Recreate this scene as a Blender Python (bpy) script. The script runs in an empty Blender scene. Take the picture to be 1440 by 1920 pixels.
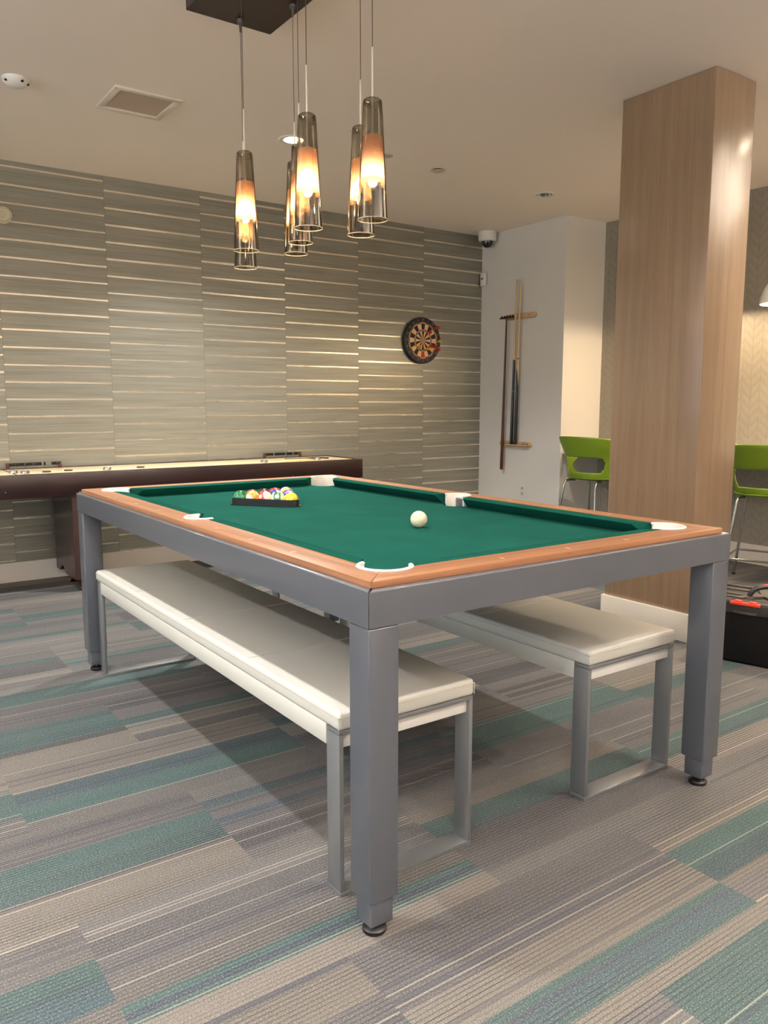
import bpy, bmesh, math, random
from mathutils import Vector, Matrix
PI = math.pi
random.seed(7)
scene = bpy.context.scene
COL = scene.collection

# ------------------------------------------------------------------ camera
W_IMG, H_IMG, F_PX = 1440, 1920, 1501.4
CAM = Vector((-0.9149, -1.3530, 1.1940))
YAW, PITCH = 0.614028, -0.134567
cam_d = bpy.data.cameras.new('camera'); cam = bpy.data.objects.new('camera', cam_d); COL.objects.link(cam)
cam_d.sensor_fit = 'VERTICAL'; cam_d.sensor_height = 24.0; cam_d.sensor_width = 18.0
cam_d.lens = F_PX / H_IMG * 24.0; cam_d.clip_start = 0.02
cam.location = CAM; cam.rotation_euler = (PI/2 + PITCH, 0, -YAW)
scene.camera = cam

# ------------------------------------------------------------------ world, exposure
scene.view_settings.view_transform = 'Standard'; scene.view_settings.look = 'None'
scene.view_settings.gamma = 1.0; scene.view_settings.use_curve_mapping = False
scene.view_settings.exposure = 0.0
world = bpy.data.worlds.new('world'); scene.world = world; world.use_nodes = True
world.node_tree.nodes['Background'].inputs[0].default_value = (0.55, 0.62, 0.75, 1)
world.node_tree.nodes['Background'].inputs[1].default_value = 0.3

# ------------------------------------------------------------------ dimensions
YB, ZC = 4.420, 2.733                 # back wall, ceiling
WX, WY, HX = 4.274, 3.389, 4.763      # white stub wall, its return, tiled right wall
XL, YF = -4.6, -5.0                   # left wall, front wall (behind the camera)
S, L = 1.327, 2.3035                  # pool table
ZT, ZA = 0.8054, 0.7233               # apron top / bottom
RT = 0.820                            # rail top
BED = 0.781

# lights: recessed ceiling downlights on a grid
DOWN_W = 1.0
DOWNLIGHTS = [  # x, y, watts, colour
    (-2.72, 3.02, 22, 'w'), (-0.62, 3.02, 20, 'w'), (1.51, 3.01, 50, 'w'), (3.64, 3.04, 0, 'o'),
    (-2.72, 0.76, 62, 'c'), (-0.62, 0.76, 20, 'c'), (3.60, 0.76, 24, 'y'),
    (-2.72, -1.5, 30, 'c'), (-0.62, -1.5, 17, 'w'), (1.51, -1.5, 11, 'w'), (3.60, -1.5, 12, 'y'),
    (1.51, -3.7, 22, 'w'), (-0.62, -3.7, 20, 'w'),
]
LCOL = {'w': (1.0, 0.97, 0.93), 'c': (0.96, 0.97, 1.0), 'y': (1.0, 0.86, 0.70), 'o': (1, .9, .8)}

# ------------------------------------------------------------------ helpers: colour and materials
def lin(c):
    c /= 255.0
    return c/12.92 if c <= 0.04045 else ((c+0.055)/1.055)**2.4
def rgb(r, g, b): return (lin(r), lin(g), lin(b), 1)
MATS = {}
def mat(name, col=(128,128,128), rough=0.5, metal=0.0, **kw):
    if name in MATS: return MATS[name]
    m = bpy.data.materials.new(name); m.use_nodes = True; MATS[name] = m
    b = m.node_tree.nodes['Principled BSDF']
    b.inputs['Base Color'].default_value = rgb(*col)
    b.inputs['Roughness'].default_value = rough; b.inputs['Metallic'].default_value = metal
    if 'spec' in kw: b.inputs['Specular IOR Level'].default_value = kw['spec']
    if 'coat' in kw: b.inputs['Coat Weight'].default_value = kw['coat']; b.inputs['Coat Roughness'].default_value = 0.15
    if 'sheen' in kw: b.inputs['Sheen Weight'].default_value = kw['sheen']
    if 'emit' in kw:
        b.inputs['Emission Color'].default_value = rgb(*kw['emit'][0]); b.inputs['Emission Strength'].default_value = kw['emit'][1]
    if 'noise' in kw:      # amount, scale, bump : gentle colour mottling and bump
        amt, sc, bump = kw['noise']; N = NT(m)
        n = N.noise(N.obj(), sc, 4)
        c = N.mixc(n, tuple(v*(1-amt) for v in rgb(*col)[:3])+(1,), tuple(min(1, v*(1+amt)) for v in rgb(*col)[:3])+(1,))
        N.t.links.new(c, b.inputs['Base Color'])
        if bump: N.t.links.new(N.bump(n, bump, 0.002), b.inputs['Normal'])
    return m
class NT:
    """small node-tree writer"""
    def __init__(s, m): s.t = m.node_tree; s.b = s.t.nodes.get('Principled BSDF')
    def n(s, typ, **kw):
        x = s.t.nodes.new(typ)
        for k, v in kw.items(): setattr(x, k, v)
        return x
    def put(s, sock, v):
        if isinstance(v, bpy.types.NodeSocket): s.t.links.new(v, sock)
        else: sock.default_value = v
    def obj(s): return s.n('ShaderNodeTexCoord').outputs['Object']
    def xyz(s, v): x = s.n('ShaderNodeSeparateXYZ'); s.put(x.inputs[0], v); return x.outputs[0], x.outputs[1], x.outputs[2]
    def comb(s, x, y, z):
        c = s.n('ShaderNodeCombineXYZ'); s.put(c.inputs[0], x); s.put(c.inputs[1], y); s.put(c.inputs[2], z); return c.outputs[0]
    def m(s, op, a, b=0.0, c=None):
        x = s.n('ShaderNodeMath', operation=op); s.put(x.inputs[0], a); s.put(x.inputs[1], b)
        if c is not None: s.put(x.inputs[2], c)
        return x.outputs[0]
    def noise(s, v, scale, detail=2.0, rough=0.5, dist=0.0):
        x = s.n('ShaderNodeTexNoise'); s.put(x.inputs['Vector'], v); x.inputs['Scale'].default_value = scale
        x.inputs['Detail'].default_value = detail; x.inputs['Roughness'].default_value = rough; x.inputs['Distortion'].default_value = dist
        return x.outputs[0]
    def white(s, v, dims='3D'):
        x = s.n('ShaderNodeTexWhiteNoise', noise_dimensions=dims); s.put(x.inputs['Vector'], v); return x.outputs['Value']
    def mapr(s, v, a, b, c=0.0, d=1.0):
        x = s.n('ShaderNodeMapRange'); s.put(x.inputs[0], v)
        for i, k in enumerate((a, b, c, d)): x.inputs[i+1].default_value = k
        return x.outputs[0]
    def mixc(s, f, a, b, mode='MIX'):
        x = s.n('ShaderNodeMix', data_type='RGBA', blend_type=mode)
        s.put(x.inputs[0], f); s.put(x.inputs[6], a); s.put(x.inputs[7], b); return x.outputs[2]
    def ramp(s, f, stops, interp='LINEAR'):
        x = s.n('ShaderNodeValToRGB'); s.put(x.inputs[0], f); r = x.color_ramp; r.interpolation = interp
        while len(r.elements) < len(stops): r.elements.new(0.5)
        for e, (p, c) in zip(r.elements, stops): e.position = p; e.color = c
        return x.outputs[0]
    def bump(s, h, strength=0.3, dist=0.002):
        x = s.n('ShaderNodeBump'); s.put(x.inputs['Height'], h); x.inputs['Strength'].default_value = strength; x.inputs['Distance'].default_value = dist
        return x.outputs[0]
    def base(s, v): s.put(s.b.inputs['Base Color'], v)
    def rough(s, v): s.put(s.b.inputs['Roughness'], v)
    def metal(s, v): s.put(s.b.inputs['Metallic'], v)
    def normal(s, v): s.put(s.b.inputs['Normal'], v)

# ------------------------------------------------------------------ helpers: meshes and objects
def obj(name, bm, m=None, parent=None, smooth=True, loc=None, rot=None):
    me = bpy.data.meshes.new(name); bmesh.ops.recalc_face_normals(bm, faces=bm.faces); bm.to_mesh(me); bm.free()
    if smooth:
        for p in me.polygons: p.use_smooth = True
        me.set_sharp_from_angle(angle=math.radians(38))
    o = bpy.data.objects.new(name, me); COL.objects.link(o)
    if m is not None:
        for k in (m if isinstance(m, (list, tuple)) else [m]): me.materials.append(k)
    if parent: o.parent = parent
    if loc: o.location = loc
    if rot: o.rotation_euler = rot
    return o
def tag(o, label, cat, group=None):
    o['label'] = label; o['category'] = cat
    if group: o['group'] = group
    return o
def thing(name, label, cat, loc=(0,0,0), rz=0.0, group=None):
    o = bpy.data.objects.new(name, None); COL.objects.link(o); o.empty_display_size = 0.05
    o.location = loc; o.rotation_euler = (0, 0, rz); return tag(o, label, cat, group)
def struct(name, bm, m, smooth=False):
    o = obj(name, bm, m, smooth=smooth); o['kind'] = 'structure'; return o
def copy_tree(o, parent=None):
    c = o.copy(); COL.objects.link(c)
    if parent: c.parent = parent
    for ch in list(o.children): copy_tree(ch, c)
    return c
def box(x0, y0, z0, x1, y1, z1, bev=0.0, seg=2, bm=None, mtx=None, mi=0):
    out = bm or bmesh.new(); t = bmesh.new()
    vs = [t.verts.new(p) for p in ((x0,y0,z0),(x1,y0,z0),(x1,y1,z0),(x0,y1,z0),(x0,y0,z1),(x1,y0,z1),(x1,y1,z1),(x0,y1,z1))]
    for f in ((0,3,2,1),(4,5,6,7),(0,1,5,4),(1,2,6,5),(2,3,7,6),(3,0,4,7)): t.faces.new([vs[i] for i in f])
    if bev: bmesh.ops.bevel(t, geom=list(t.edges), offset=bev, segments=seg, affect='EDGES', profile=0.5)
    if mtx: bmesh.ops.transform(t, matrix=mtx, verts=t.verts)
    for f in t.faces: f.material_index = mi
    me = bpy.data.meshes.new('tmp'); t.to_mesh(me); t.free(); out.from_mesh(me); bpy.data.meshes.remove(me); return out
def join(out, t, mtx=None, mi=None):
    if mtx: bmesh.ops.transform(t, matrix=mtx, verts=t.verts)
    if mi is not None:
        for f in t.faces: f.material_index = mi
    me = bpy.data.meshes.new('tmp'); t.to_mesh(me); t.free(); out.from_mesh(me); bpy.data.meshes.remove(me); return out
def lathe(prof, n=32, closed=False, a0=0.0, a1=2*PI, center=(0,0,0), bm=None):
    """prof: list of (r, z). revolve around z"""
    out = bm or bmesh.new(); t = bmesh.new(); full = abs(a1-a0-2*PI) < 1e-6
    k = n if full else n+1; rings = []
    for r, z in prof:
        if r < 1e-7: v = t.verts.new((0,0,z)); rings.append([v]*k)
        else: rings.append([t.verts.new((r*math.cos(a0+(a1-a0)*i/n), r*math.sin(a0+(a1-a0)*i/n), z)) for i in range(k)])
    pr = list(range(len(prof))); pairs = list(zip(pr, pr[1:])) + ([(pr[-1], 0)] if closed else [])
    for a, b in pairs:
        for i in range(n):
            j = (i+1) % k
            q = []
            for v in (rings[a][i], rings[a][j], rings[b][j], rings[b][i]):
                if v not in q: q.append(v)
            if len(q) > 2:
                try: t.faces.new(q)
                except ValueError: pass
    if closed and not full:
        t.faces.new([r[0] for r in rings]); t.faces.new([r[-1] for r in reversed(rings)])
    return join(out, t, Matrix.Translation(center))
def prism(pts, z0, z1, bm=None, bev=0.0, mtx=None, mi=0, seg=2):
    out = bm or bmesh.new(); t = bmesh.new()
    lo = [t.verts.new((x, y, z0)) for x, y in pts]; hi = [t.verts.new((x, y, z1)) for x, y in pts]
    t.faces.new(list(reversed(lo))); top = t.faces.new(hi); n = len(pts)
    for i in range(n): t.faces.new((lo[i], lo[(i+1) % n], hi[(i+1) % n], hi[i]))
    if bev: bmesh.ops.bevel(t, geom=list(top.edges), offset=bev, segments=seg, affect='EDGES', profile=0.5)
    return join(out, t, mtx, mi)
def tube(path, r, n=10, bm=None, caps=True):
    """sweep a circle along a polyline; r scalar or list"""
    out = bm or bmesh.new(); t = bmesh.new(); P = [Vector(p) for p in path]
    R = r if isinstance(r, (list, tuple)) else [r]*len(P); rings = []; up = None
    for i, p in enumerate(P):
        d = (P[min(i+1, len(P)-1)] - P[max(i-1, 0)]).normalized()
        if up is None: up = Vector((0,0,1)) if abs(d.z) < 0.9 else Vector((1,0,0))
        u = (up - d*up.dot(d)).normalized(); v = d.cross(u); up = u
        rings.append([t.verts.new(p + R[i]*(math.cos(2*PI*k/n)*u + math.sin(2*PI*k/n)*v)) for k in range(n)])
    for a, b in zip(rings, rings[1:]):
        for k in range(n): t.faces.new((a[k], a[(k+1)%n], b[(k+1)%n], b[k]))
    if caps: t.faces.new(list(reversed(rings[0]))); t.faces.new(rings[-1])
    return join(out, t)
def sphere(r, c=(0,0,0), n=24, bm=None, sz=1.0):
    out = bm or bmesh.new(); t = bmesh.new(); bmesh.ops.create_uvsphere(t, u_segments=n, v_segments=n//2+2, radius=r)
    return join(out, t, Matrix.Translation(c) @ Matrix.Diagonal((1,1,sz,1)))
def bez(pts, n=6):
    """Catmull-Rom through points"""
    P = [Vector(p) for p in pts]; P = [P[0]*2-P[1]] + P + [P[-1]*2-P[-2]]; out = []
    for i in range(1, len(P)-2):
        for k in range(n):
            t = k/n; a, b, c, d = P[i-1], P[i], P[i+1], P[i+2]
            out.append(0.5*((2*b)+(c-a)*t+(2*a-5*b+4*c-d)*t*t+(3*b-a-3*c+d)*t**3))
    out.append(P[-2]); return out

# ------------------------------------------------------------------ materials
m_wall = mat('white_wall_paint', (222,218,210), 0.6, noise=(0.02, 3, 0.05))
m_ceil = mat('ceiling_paint', (240,228,217), 0.75, noise=(0.02, 2, 0.05))
m_base = mat('baseboard_paint', (222,214,202), 0.4)
m_steel = mat('grey_powder_coat', (91,94,100), 0.36, 0.3, coat=0.6, noise=(0.03, 300, 0.05))
m_bench_steel = mat('satin_bench_steel', (150,151,151), 0.33, 0.65)
m_leather = mat('white_vinyl', (200,196,184), 0.42, noise=(0.03, 6, 0.08))
m_black = mat('black_plastic', (14,14,15), 0.45)
m_rubber = mat('black_rubber', (12,12,13), 0.5)
m_pocket = mat('white_pocket_plastic', (238,232,220), 0.3)
m_inlay = mat('pale_inlay', (222,190,150), 0.4)
m_chrome = mat('chrome', (200,200,200), 0.12, 1.0)
m_copper = mat('copper_metal', (176,104,78), 0.25, 1.0)
m_green = mat('green_shell_plastic', (108,134,26), 0.4)
m_white_pl = mat('white_plastic', (226,222,214), 0.4)
m_red = mat('red_plastic', (226,62,40), 0.4)
m_cue_black = mat('black_lacquer', (10,10,11), 0.15)
m_dark = mat('dark_void', (8,8,8), 0.8)
m_counter = mat('white_counter', (228,222,212), 0.35)

def wood(name, c1, c2, c3, axis, scale=1.0, rough=0.45, streak=18.0, bump=0.08, coat=None):
    m = mat(name, (128,128,128), rough); N = NT(m); x, y, z = N.xyz(N.obj())
    a = {'x': (0.6, streak, streak), 'y': (streak, 0.6, streak), 'z': (streak, streak, 0.6)}[axis]
    v = N.comb(N.m('MULTIPLY', x, a[0]), N.m('MULTIPLY', y, a[1]), N.m('MULTIPLY', z, a[2]))
    n1 = N.noise(v, scale, 5, 0.6, 0.4); n2 = N.noise(v, scale*7, 3, 0.6)
    c = N.ramp(n1, [(0.3, rgb(*c1)), (0.5, rgb(*c2)), (0.72, rgb(*c3))])
    N.base(N.mixc(N.mapr(n2, 0.35, 0.75, 0, 0.35), c, rgb(*c1)))
    N.normal(N.bump(n2, bump, 0.001))
    if coat: m.node_tree.nodes['Principled BSDF'].inputs['Coat Weight'].default_value = coat
    return m
m_railx = wood('rail_wood_across', (128,84,54), (156,108,74), (172,124,88), 'x', 1.4, 0.38, 30)
m_raily = wood('rail_wood_along', (128,84,54), (156,108,74), (172,124,88), 'y', 1.4, 0.38, 30)
m_mahog = wood('dark_mahogany', (24,10,10), (34,15,14), (44,20,17), 'x', 2.0, 0.33, 20)
m_mahogz = wood('dark_mahogany_panel', (44,30,28), (58,40,37), (68,48,44), 'z', 2.0, 0.3, 20)
m_maple = wood('maple_playfield', (214,192,148), (226,206,162), (234,216,174), 'x', 2.0, 0.25, 14)
m_rackwood = wood('pale_rack_wood', (176,140,96), (200,166,120), (212,180,136), 'y', 3.0, 0.4, 20)
m_canopy = wood('espresso_canopy_wood', (34,16,12), (44,22,17), (54,28,20), 'y', 2.0, 0.4, 14)

def veneer():
    m = mat('column_veneer', (150,120,92), 0.32); N = NT(m); x, y, z = N.xyz(N.obj())
    h = N.m('ADD', x, y)
    v = N.comb(N.m('MULTIPLY', h, 26.0), 0.0, N.m('MULTIPLY', z, 0.8))
    v2 = N.comb(N.m('MULTIPLY', h, 160.0), 3.0, N.m('MULTIPLY', z, 5.0))
    n1 = N.noise(v, 0.5, 4, 0.6, 0.8); n2 = N.noise(v2, 1.0, 3, 0.6)
    c = N.ramp(n1, [(0.25, rgb(128,104,78)), (0.5, rgb(146,120,93)), (0.78, rgb(160,134,106))])
    N.base(N.mixc(N.mapr(n2, 0.5, 0.8, 0, 0.5), c, rgb(106,84,62)))
    N.rough(N.mapr(n2, 0.2, 0.8, 0.28, 0.40)); N.normal(N.bump(n2, 0.05, 0.001))
    N.b.inputs['Coat Weight'].default_value = 0.9; N.b.inputs['Coat Roughness'].default_value = 0.27
    return m
m_veneer = veneer()

def felt(name, c1, c2):
    m = mat(name, c1, 0.98, spec=0.02); N = NT(m)
    o = N.obj(); n = N.noise(o, 5.0, 4, 0.6); f = N.noise(o, 900.0, 2)
    c = N.mixc(N.mapr(n, 0.35, 0.7), rgb(*c1), rgb(*c2))
    N.base(N.mixc(N.mapr(f, 0.4, 0.7, 0, 0.25), c, rgb(c2[0]+6, c2[1]+18, c2[2]+15)))
    N.normal(N.bump(f, 0.15, 0.0006)); return m
m_felt = felt('green_felt', (18,66,57), (22,74,64))
m_cush = felt('cushion_felt', (12,62,52), (16,68,58))

def wallpaper():
    """wide metallic paper lengths: brushed grey green bands parted by narrow foil stripes"""
    m = mat('striped_metallic_wallpaper', (150,146,128), 0.35); N = NT(m); x, y, z = N.xyz(N.obj())
    u = N.m('DIVIDE', N.m('SUBTRACT', x, 0.116), 0.6935); k = N.m('FLOOR', u)
    fr = N.m('SUBTRACT', u, k)
    r1 = N.white(N.comb(k, 3.1, 0.7))
    phase = N.m('MULTIPLY', N.m('FRACT', N.m('MULTIPLY', N.m('ADD', k, 10.0), 0.53)), 0.113)
    wob = N.m('MULTIPLY', N.m('SUBTRACT', N.noise(N.comb(N.m('MULTIPLY', x, 0.4), k, z), 3.0, 2), 0.5), 0.010)
    zz = N.m('DIVIDE', N.m('ADD', N.m('ADD', z, phase), wob), 0.1135)
    row = N.m('FLOOR', zz); fz = N.m('SUBTRACT', zz, row)
    wn = N.white(N.comb(row, k, 0.3))
    th = N.m('ADD', 0.085, N.m('MULTIPLY', wn, 0.05))
    stripe = N.m('MULTIPLY', N.m('LESS_THAN', fz, th), N.m('GREATER_THAN', fz, 0.012))
    # brushed horizontal streaks
    v = N.comb(N.m('MULTIPLY', x, 2.2), N.m('MULTIPLY', k, 7.3), N.m('MULTIPLY', z, 95.0))
    s1 = N.noise(v, 1.0, 5, 0.65, 0.3)
    s2 = N.noise(N.comb(N.m('MULTIPLY', x, 0.9), k, N.m('MULTIPLY', z, 22.0)), 1.0, 3, 0.6)
    band = N.ramp(N.m('ADD', N.m('MULTIPLY', s1, 0.6), N.m('MULTIPLY', s2, 0.4)), [(0.32, rgb(128,127,116)), (0.5, rgb(150,148,136)), (0.68, rgb(164,161,148))])
    tone = N.mixc(N.mapr(r1, 0, 1, 0.0, 0.14), band, rgb(120,118,106))
    foil = N.mixc(N.mapr(s1, 0.3, 0.7), rgb(222,214,198), rgb(240,232,214))
    c = N.mixc(stripe, tone, foil)
    seam = N.m('LESS_THAN', fr, 0.004); c = N.mixc(N.m('MULTIPLY', seam, 0.5), c, rgb(90,88,78))
    N.base(c)
    N.metal(N.m('ADD', 0.55, N.m('MULTIPLY', stripe, 0.35)))
    N.rough(N.m('ADD', N.mapr(s1, 0.3, 0.7, 0.44, 0.36), N.m('MULTIPLY', stripe, -0.14)))
    N.normal(N.bump(N.m('ADD', N.m('MULTIPLY', s1, 0.5), N.m('MULTIPLY', stripe, 0.6)), 0.22, 0.0015))
    return m
m_paper = wallpaper()

def chevron():
    m = mat('raised_chevron_wallcovering', (158,150,136), 0.5); N = NT(m); x, y, z = N.xyz(N.obj())
    P = 0.142
    u = N.m('DIVIDE', y, P); fu = N.m('ABSOLUTE', N.m('SUBTRACT', N.m('FRACT', u), 0.5))   # 0 .. .5
    h = N.m('DIVIDE', N.m('ADD', z, N.m('MULTIPLY', fu, P*1.05)), 0.072)
    fh = N.m('FRACT', h)
    groove = N.m('MAXIMUM', N.m('LESS_THAN', fh, 0.11), N.m('MULTIPLY', N.m('LESS_THAN', N.m('ABSOLUTE', N.m('SUBTRACT', fh, 0.30)), 0.045), 0.7))
    seam = N.m('MAXIMUM', N.m('LESS_THAN', fu, 0.018), N.m('GREATER_THAN', fu, 0.482))
    g = N.m('MAXIMUM', groove, seam)
    n = N.noise(N.obj(), 40, 3)
    N.base(N.mixc(N.m('MULTIPLY', g, 0.35), N.mixc(n, rgb(138,131,117), rgb(152,144,130)), rgb(108,101,90)))
    N.normal(N.bump(N.m('SUBTRACT', N.m('MULTIPLY', fh, 0.5), g), 0.7, 0.004))
    return m
m_chev = chevron()

def carpet():
    m = mat('carpet_planks', (130,120,110), 0.95, spec=0.1); N = NT(m); x, y, z = N.xyz(N.obj())
    at = N.n('ShaderNodeAttribute'); at.attribute_name = 'dye'
    tl = N.n('ShaderNodeAttribute'); tl.attribute_name = 'tile'; tr = tl.outputs['Fac']
    rib = N.m('FLOOR', N.m('DIVIDE', y, 0.0118)); fr = N.m('SUBTRACT', N.m('DIVIDE', y, 0.0118), rib)
    w = N.white(N.comb(rib, N.m('MULTIPLY', tr, 91.7), 0.5))
    w2 = N.white(N.comb(N.m('FLOOR', N.m('DIVIDE', y, 0.045)), N.m('MULTIPLY', tr, 37.1), 1.5))
    zone = N.noise(N.comb(N.m('MULTIPLY', x, 1.1), N.m('MULTIPLY', y, 7.0), N.m('MULTIPLY', tr, 50.0)), 1.0, 2)
    zone = N.mapr(zone, 0.36, 0.6)
    gap = N.mapr(N.m('ABSOLUTE', N.m('SUBTRACT', fr, 0.5)), 0.33, 0.42)       # dark valley between ribs
    loops = N.noise(N.comb(N.m('MULTIPLY', x, 1.0), N.m('MULTIPLY', y, 1.4), z), 300.0, 1, 0.5)
    spk = N.noise(N.comb(N.m('MULTIPLY', x, 0.8), y, z), 300.0, 1, 0.5)
    c = at.outputs['Color']
    c = N.mixc(N.m('MULTIPLY', N.m('SUBTRACT', 1.0, w2), 0.30), c, N.mixc(0.45, c, rgb(92,86,84)))
    c = N.mixc(N.mapr(spk, 0.50, 0.62, 0.0, 0.45), c, N.mixc(0.5, c, rgb(172,168,160)))           # pale flecks
    c = N.mixc(N.mapr(loops, 0.38, 0.52, 0.65, 0.0), c, N.mixc(0.75, c, rgb(40,40,42)))            # dark flecks
    dark = N.m('MULTIPLY', gap, N.m('MULTIPLY', N.m('ADD', 0.15, N.m('MULTIPLY', zone, 0.75)), N.mapr(w, 0.0, 1.0, 0.5, 1.0)))
    c = N.mixc(dark, c, rgb(38,37,40))
    strong = N.m('MULTIPLY', N.m('GREATER_THAN', w, 0.93), 0.45)
    c = N.mixc(strong, c, rgb(62,64,72))
    cream = N.m('MULTIPLY', N.m('MULTIPLY', N.m('LESS_THAN', w, 0.05), N.m('LESS_THAN', N.m('ABSOLUTE', N.m('SUBTRACT', fr, 0.5)), 0.14)), 0.28)
    c = N.mixc(cream, c, rgb(205,196,176))
    N.base(c)
    N.normal(N.bump(N.m('ADD', N.m('MULTIPLY', loops, 0.6), N.m('SUBTRACT', 1.0, gap)), 0.35, 0.002))
    return m
m_carpet = carpet()

# ------------------------------------------------------------------ structure: floor with carpet planks
TEAL, TEAL2, GREY, BEIGE, DARK, TAUPE, BLUE = (60,81,79), (59,76,80), (85,84,84), (108,103,95), (71,70,71), (92,90,87), (62,72,81)
EXPL = {   # (row, tile) -> bands (y0, y1, colour)
 (-1,1): [(-.457,-.40,BEIGE),(-.40,-.33,TAUPE),(-.33,-.305,BEIGE),(-.305,-.235,TEAL2),(-.235,-.15,TEAL),(-.15,-.10,BEIGE),(-.10,0,TAUPE)],
 (-1,0): [(-.457,-.41,BEIGE),(-.41,-.395,TEAL),(-.395,-.35,TEAL2),(-.35,-.335,BLUE),(-.335,-.31,TEAL),(-.31,-.20,BEIGE),(-.20,-.10,GREY),(-.10,0,GREY)],
 (-1,-1): [(-.457,-.33,GREY),(-.33,-.22,TEAL),(-.22,-.13,GREY),(-.13,-.02,BEIGE),(-.02,0,GREY)],
 (0,0): [(0,.07,BEIGE),(.07,.09,TEAL),(.09,.11,BLUE),(.11,.135,TEAL),(.135,.23,TAUPE),(.23,.30,GREY),(.30,.37,GREY),(.37,.457,TAUPE)],
 (0,-1): [(0,.157,TAUPE),(.157,.235,TEAL2),(.235,.31,TEAL),(.31,.44,TAUPE),(.44,.457,BEIGE)],
 (0,1): [(0,.06,TAUPE),(.06,.15,GREY),(.15,.24,DARK),(.24,.345,TEAL),(.345,.40,BEIGE),(.40,.457,TAUPE)],
 (0,2): [(0,.10,TAUPE),(.10,.20,BEIGE),(.20,.32,TEAL),(.32,.457,TAUPE)],
 (1,-1): [(.457,.60,BEIGE),(.60,.615,DARK),(.615,.69,TEAL),(.69,.78,TEAL),(.78,.85,TAUPE),(.85,.914,GREY)],
 (1,0): [(.457,.52,TAUPE),(.52,.60,DARK),(.60,.68,GREY),(.68,.71,BLUE),(.71,.78,GREY),(.78,.80,TEAL),(.80,.83,BLUE),(.83,.914,TAUPE)],
 (1,1): [(.457,.62,GREY),(.62,.80,TEAL),(.80,.914,TAUPE)],
 (1,2): [(.457,.60,TAUPE),(.60,.70,TEAL),(.70,.914,BEIGE)],
 (2,0): [(.914,1.0,TAUPE),(1.0,1.10,TEAL),(1.10,1.20,TEAL2),(1.20,1.30,BEIGE),(1.30,1.371,BEIGE)],
 (2,-1): [(.914,1.05,TAUPE),(1.05,1.23,TEAL),(1.23,1.371,BEIGE)],
 (2,1): [(.914,.98,TAUPE),(.98,1.10,GREY),(1.10,1.21,BEIGE),(1.21,1.29,TEAL),(1.29,1.371,TAUPE)],
 (3,-1): [(1.371,1.50,BEIGE),(1.50,1.54,DARK),(1.54,1.74,TEAL),(1.74,1.828,GREY)],
 (3,0): [(1.371,1.44,GREY),(1.44,1.54,BEIGE),(1.54,1.61,TEAL),(1.61,1.72,GREY),(1.72,1.828,DARK)],
 (3,1): [(1.371,1.62,TAUPE),(1.62,1.70,TEAL),(1.70,1.828,BEIGE)],
 (5,0): [(2.285,2.40,GREY),(2.40,2.48,TEAL),(2.48,2.742,TAUPE)],
 (6,-1): [(2.742,2.93,GREY),(2.93,3.0,TEAL),(3.0,3.199,TAUPE)],
 (6,0): [(2.742,2.93,TAUPE),(2.93,3.0,TEAL),(3.0,3.199,GREY)],
 (7,0): [(3.199,3.30,GREY),(3.30,3.45,TEAL),(3.45,3.656,TAUPE)],
}
def build_floor():
    bm = bmesh.new(); cl = bm.loops.layers.color.new('dye'); tl = bm.loops.layers.color.new('tile')
    rnd = random.Random(11); RW, TW = 0.457, 0.914
    r0, r1 = int(YF//RW)-1, int(YB//RW)+1
    for r in range(r0, r1+1):
        off = -0.06 if r % 2 else -0.51
        for t in range(-6, 7):
            xa, xb = off + t*TW, off + (t+1)*TW
            xa, xb = max(xa, XL), min(xb, HX)
            if xb <= xa: continue
            key = (r, t)
            bands = EXPL.get(key)
            if bands is None:
                bands = []; y = r*RW
                while y < (r+1)*RW - 1e-4:
                    h = rnd.choice((0.05, 0.08, 0.1, 0.15)); y2 = min(y+h, (r+1)*RW)
                    if (r+1)*RW - y2 < 0.03: y2 = (r+1)*RW
                    bands.append((y, y2, rnd.choice((GREY, TAUPE, TAUPE, BEIGE, DARK, GREY, TEAL, TAUPE)))); y = y2
            tid = rnd.random()
            for (ya, yb, c) in bands:
                ya, yb = max(ya, YF), min(yb, YB)
                if yb <= ya: continue
                f = bm.faces.new([bm.verts.new(p) for p in ((xa,ya,0),(xb,ya,0),(xb,yb,0),(xa,yb,0))])
                j = rnd.uniform(0.94, 1.06)
                for lp in f.loops:
                    lp[cl] = tuple(min(1, v/255*j) for v in c)+(1,); lp[tl] = (tid, tid, tid, 1)
    bmesh.ops.remove_doubles(bm, verts=bm.verts, dist=1e-4)
    o = struct('floor', bm, m_carpet)
    return o
build_floor()

# ceiling with square openings under each downlight
def build_ceiling():
    hs = 0.055; xs = sorted(set([XL, HX] + [round(d[0]+s*hs, 4) for d in DOWNLIGHTS for s in (-1,1)]))
    ys = sorted(set([YF, YB] + [round(d[1]+s*hs, 4) for d in DOWNLIGHTS for s in (-1,1)]))
    bm = bmesh.new()
    for xa, xb in zip(xs, xs[1:]):
        for ya, yb in zip(ys, ys[1:]):
            cx, cy = (xa+xb)/2, (ya+yb)/2
            if any(abs(cx-d[0]) < hs and abs(cy-d[1]) < hs for d in DOWNLIGHTS): continue
            box(xa, ya, ZC, xb, yb, ZC+0.02, bm=bm)
    box(XL-0.05, YF-0.05, ZC+0.16, HX+0.05, YB+0.05, ZC+0.2, bm=bm, mi=1)
    struct('ceiling', bm, [m_ceil, m_dark])
build_ceiling()
struct('wall_back', box(XL, YB, 0, HX, YB+0.1, ZC+0.16), m_paper)
struct('wall_stub', box(WX, WY, 0, HX, YB, ZC), m_wall)
struct('wall_right', box(HX, YF, 0, HX+0.1, YB+0.1, ZC+0.16), m_chev)
struct('wall_front', box(XL, YF-0.1, 0, HX, YF, ZC+0.16), m_wall)
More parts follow.
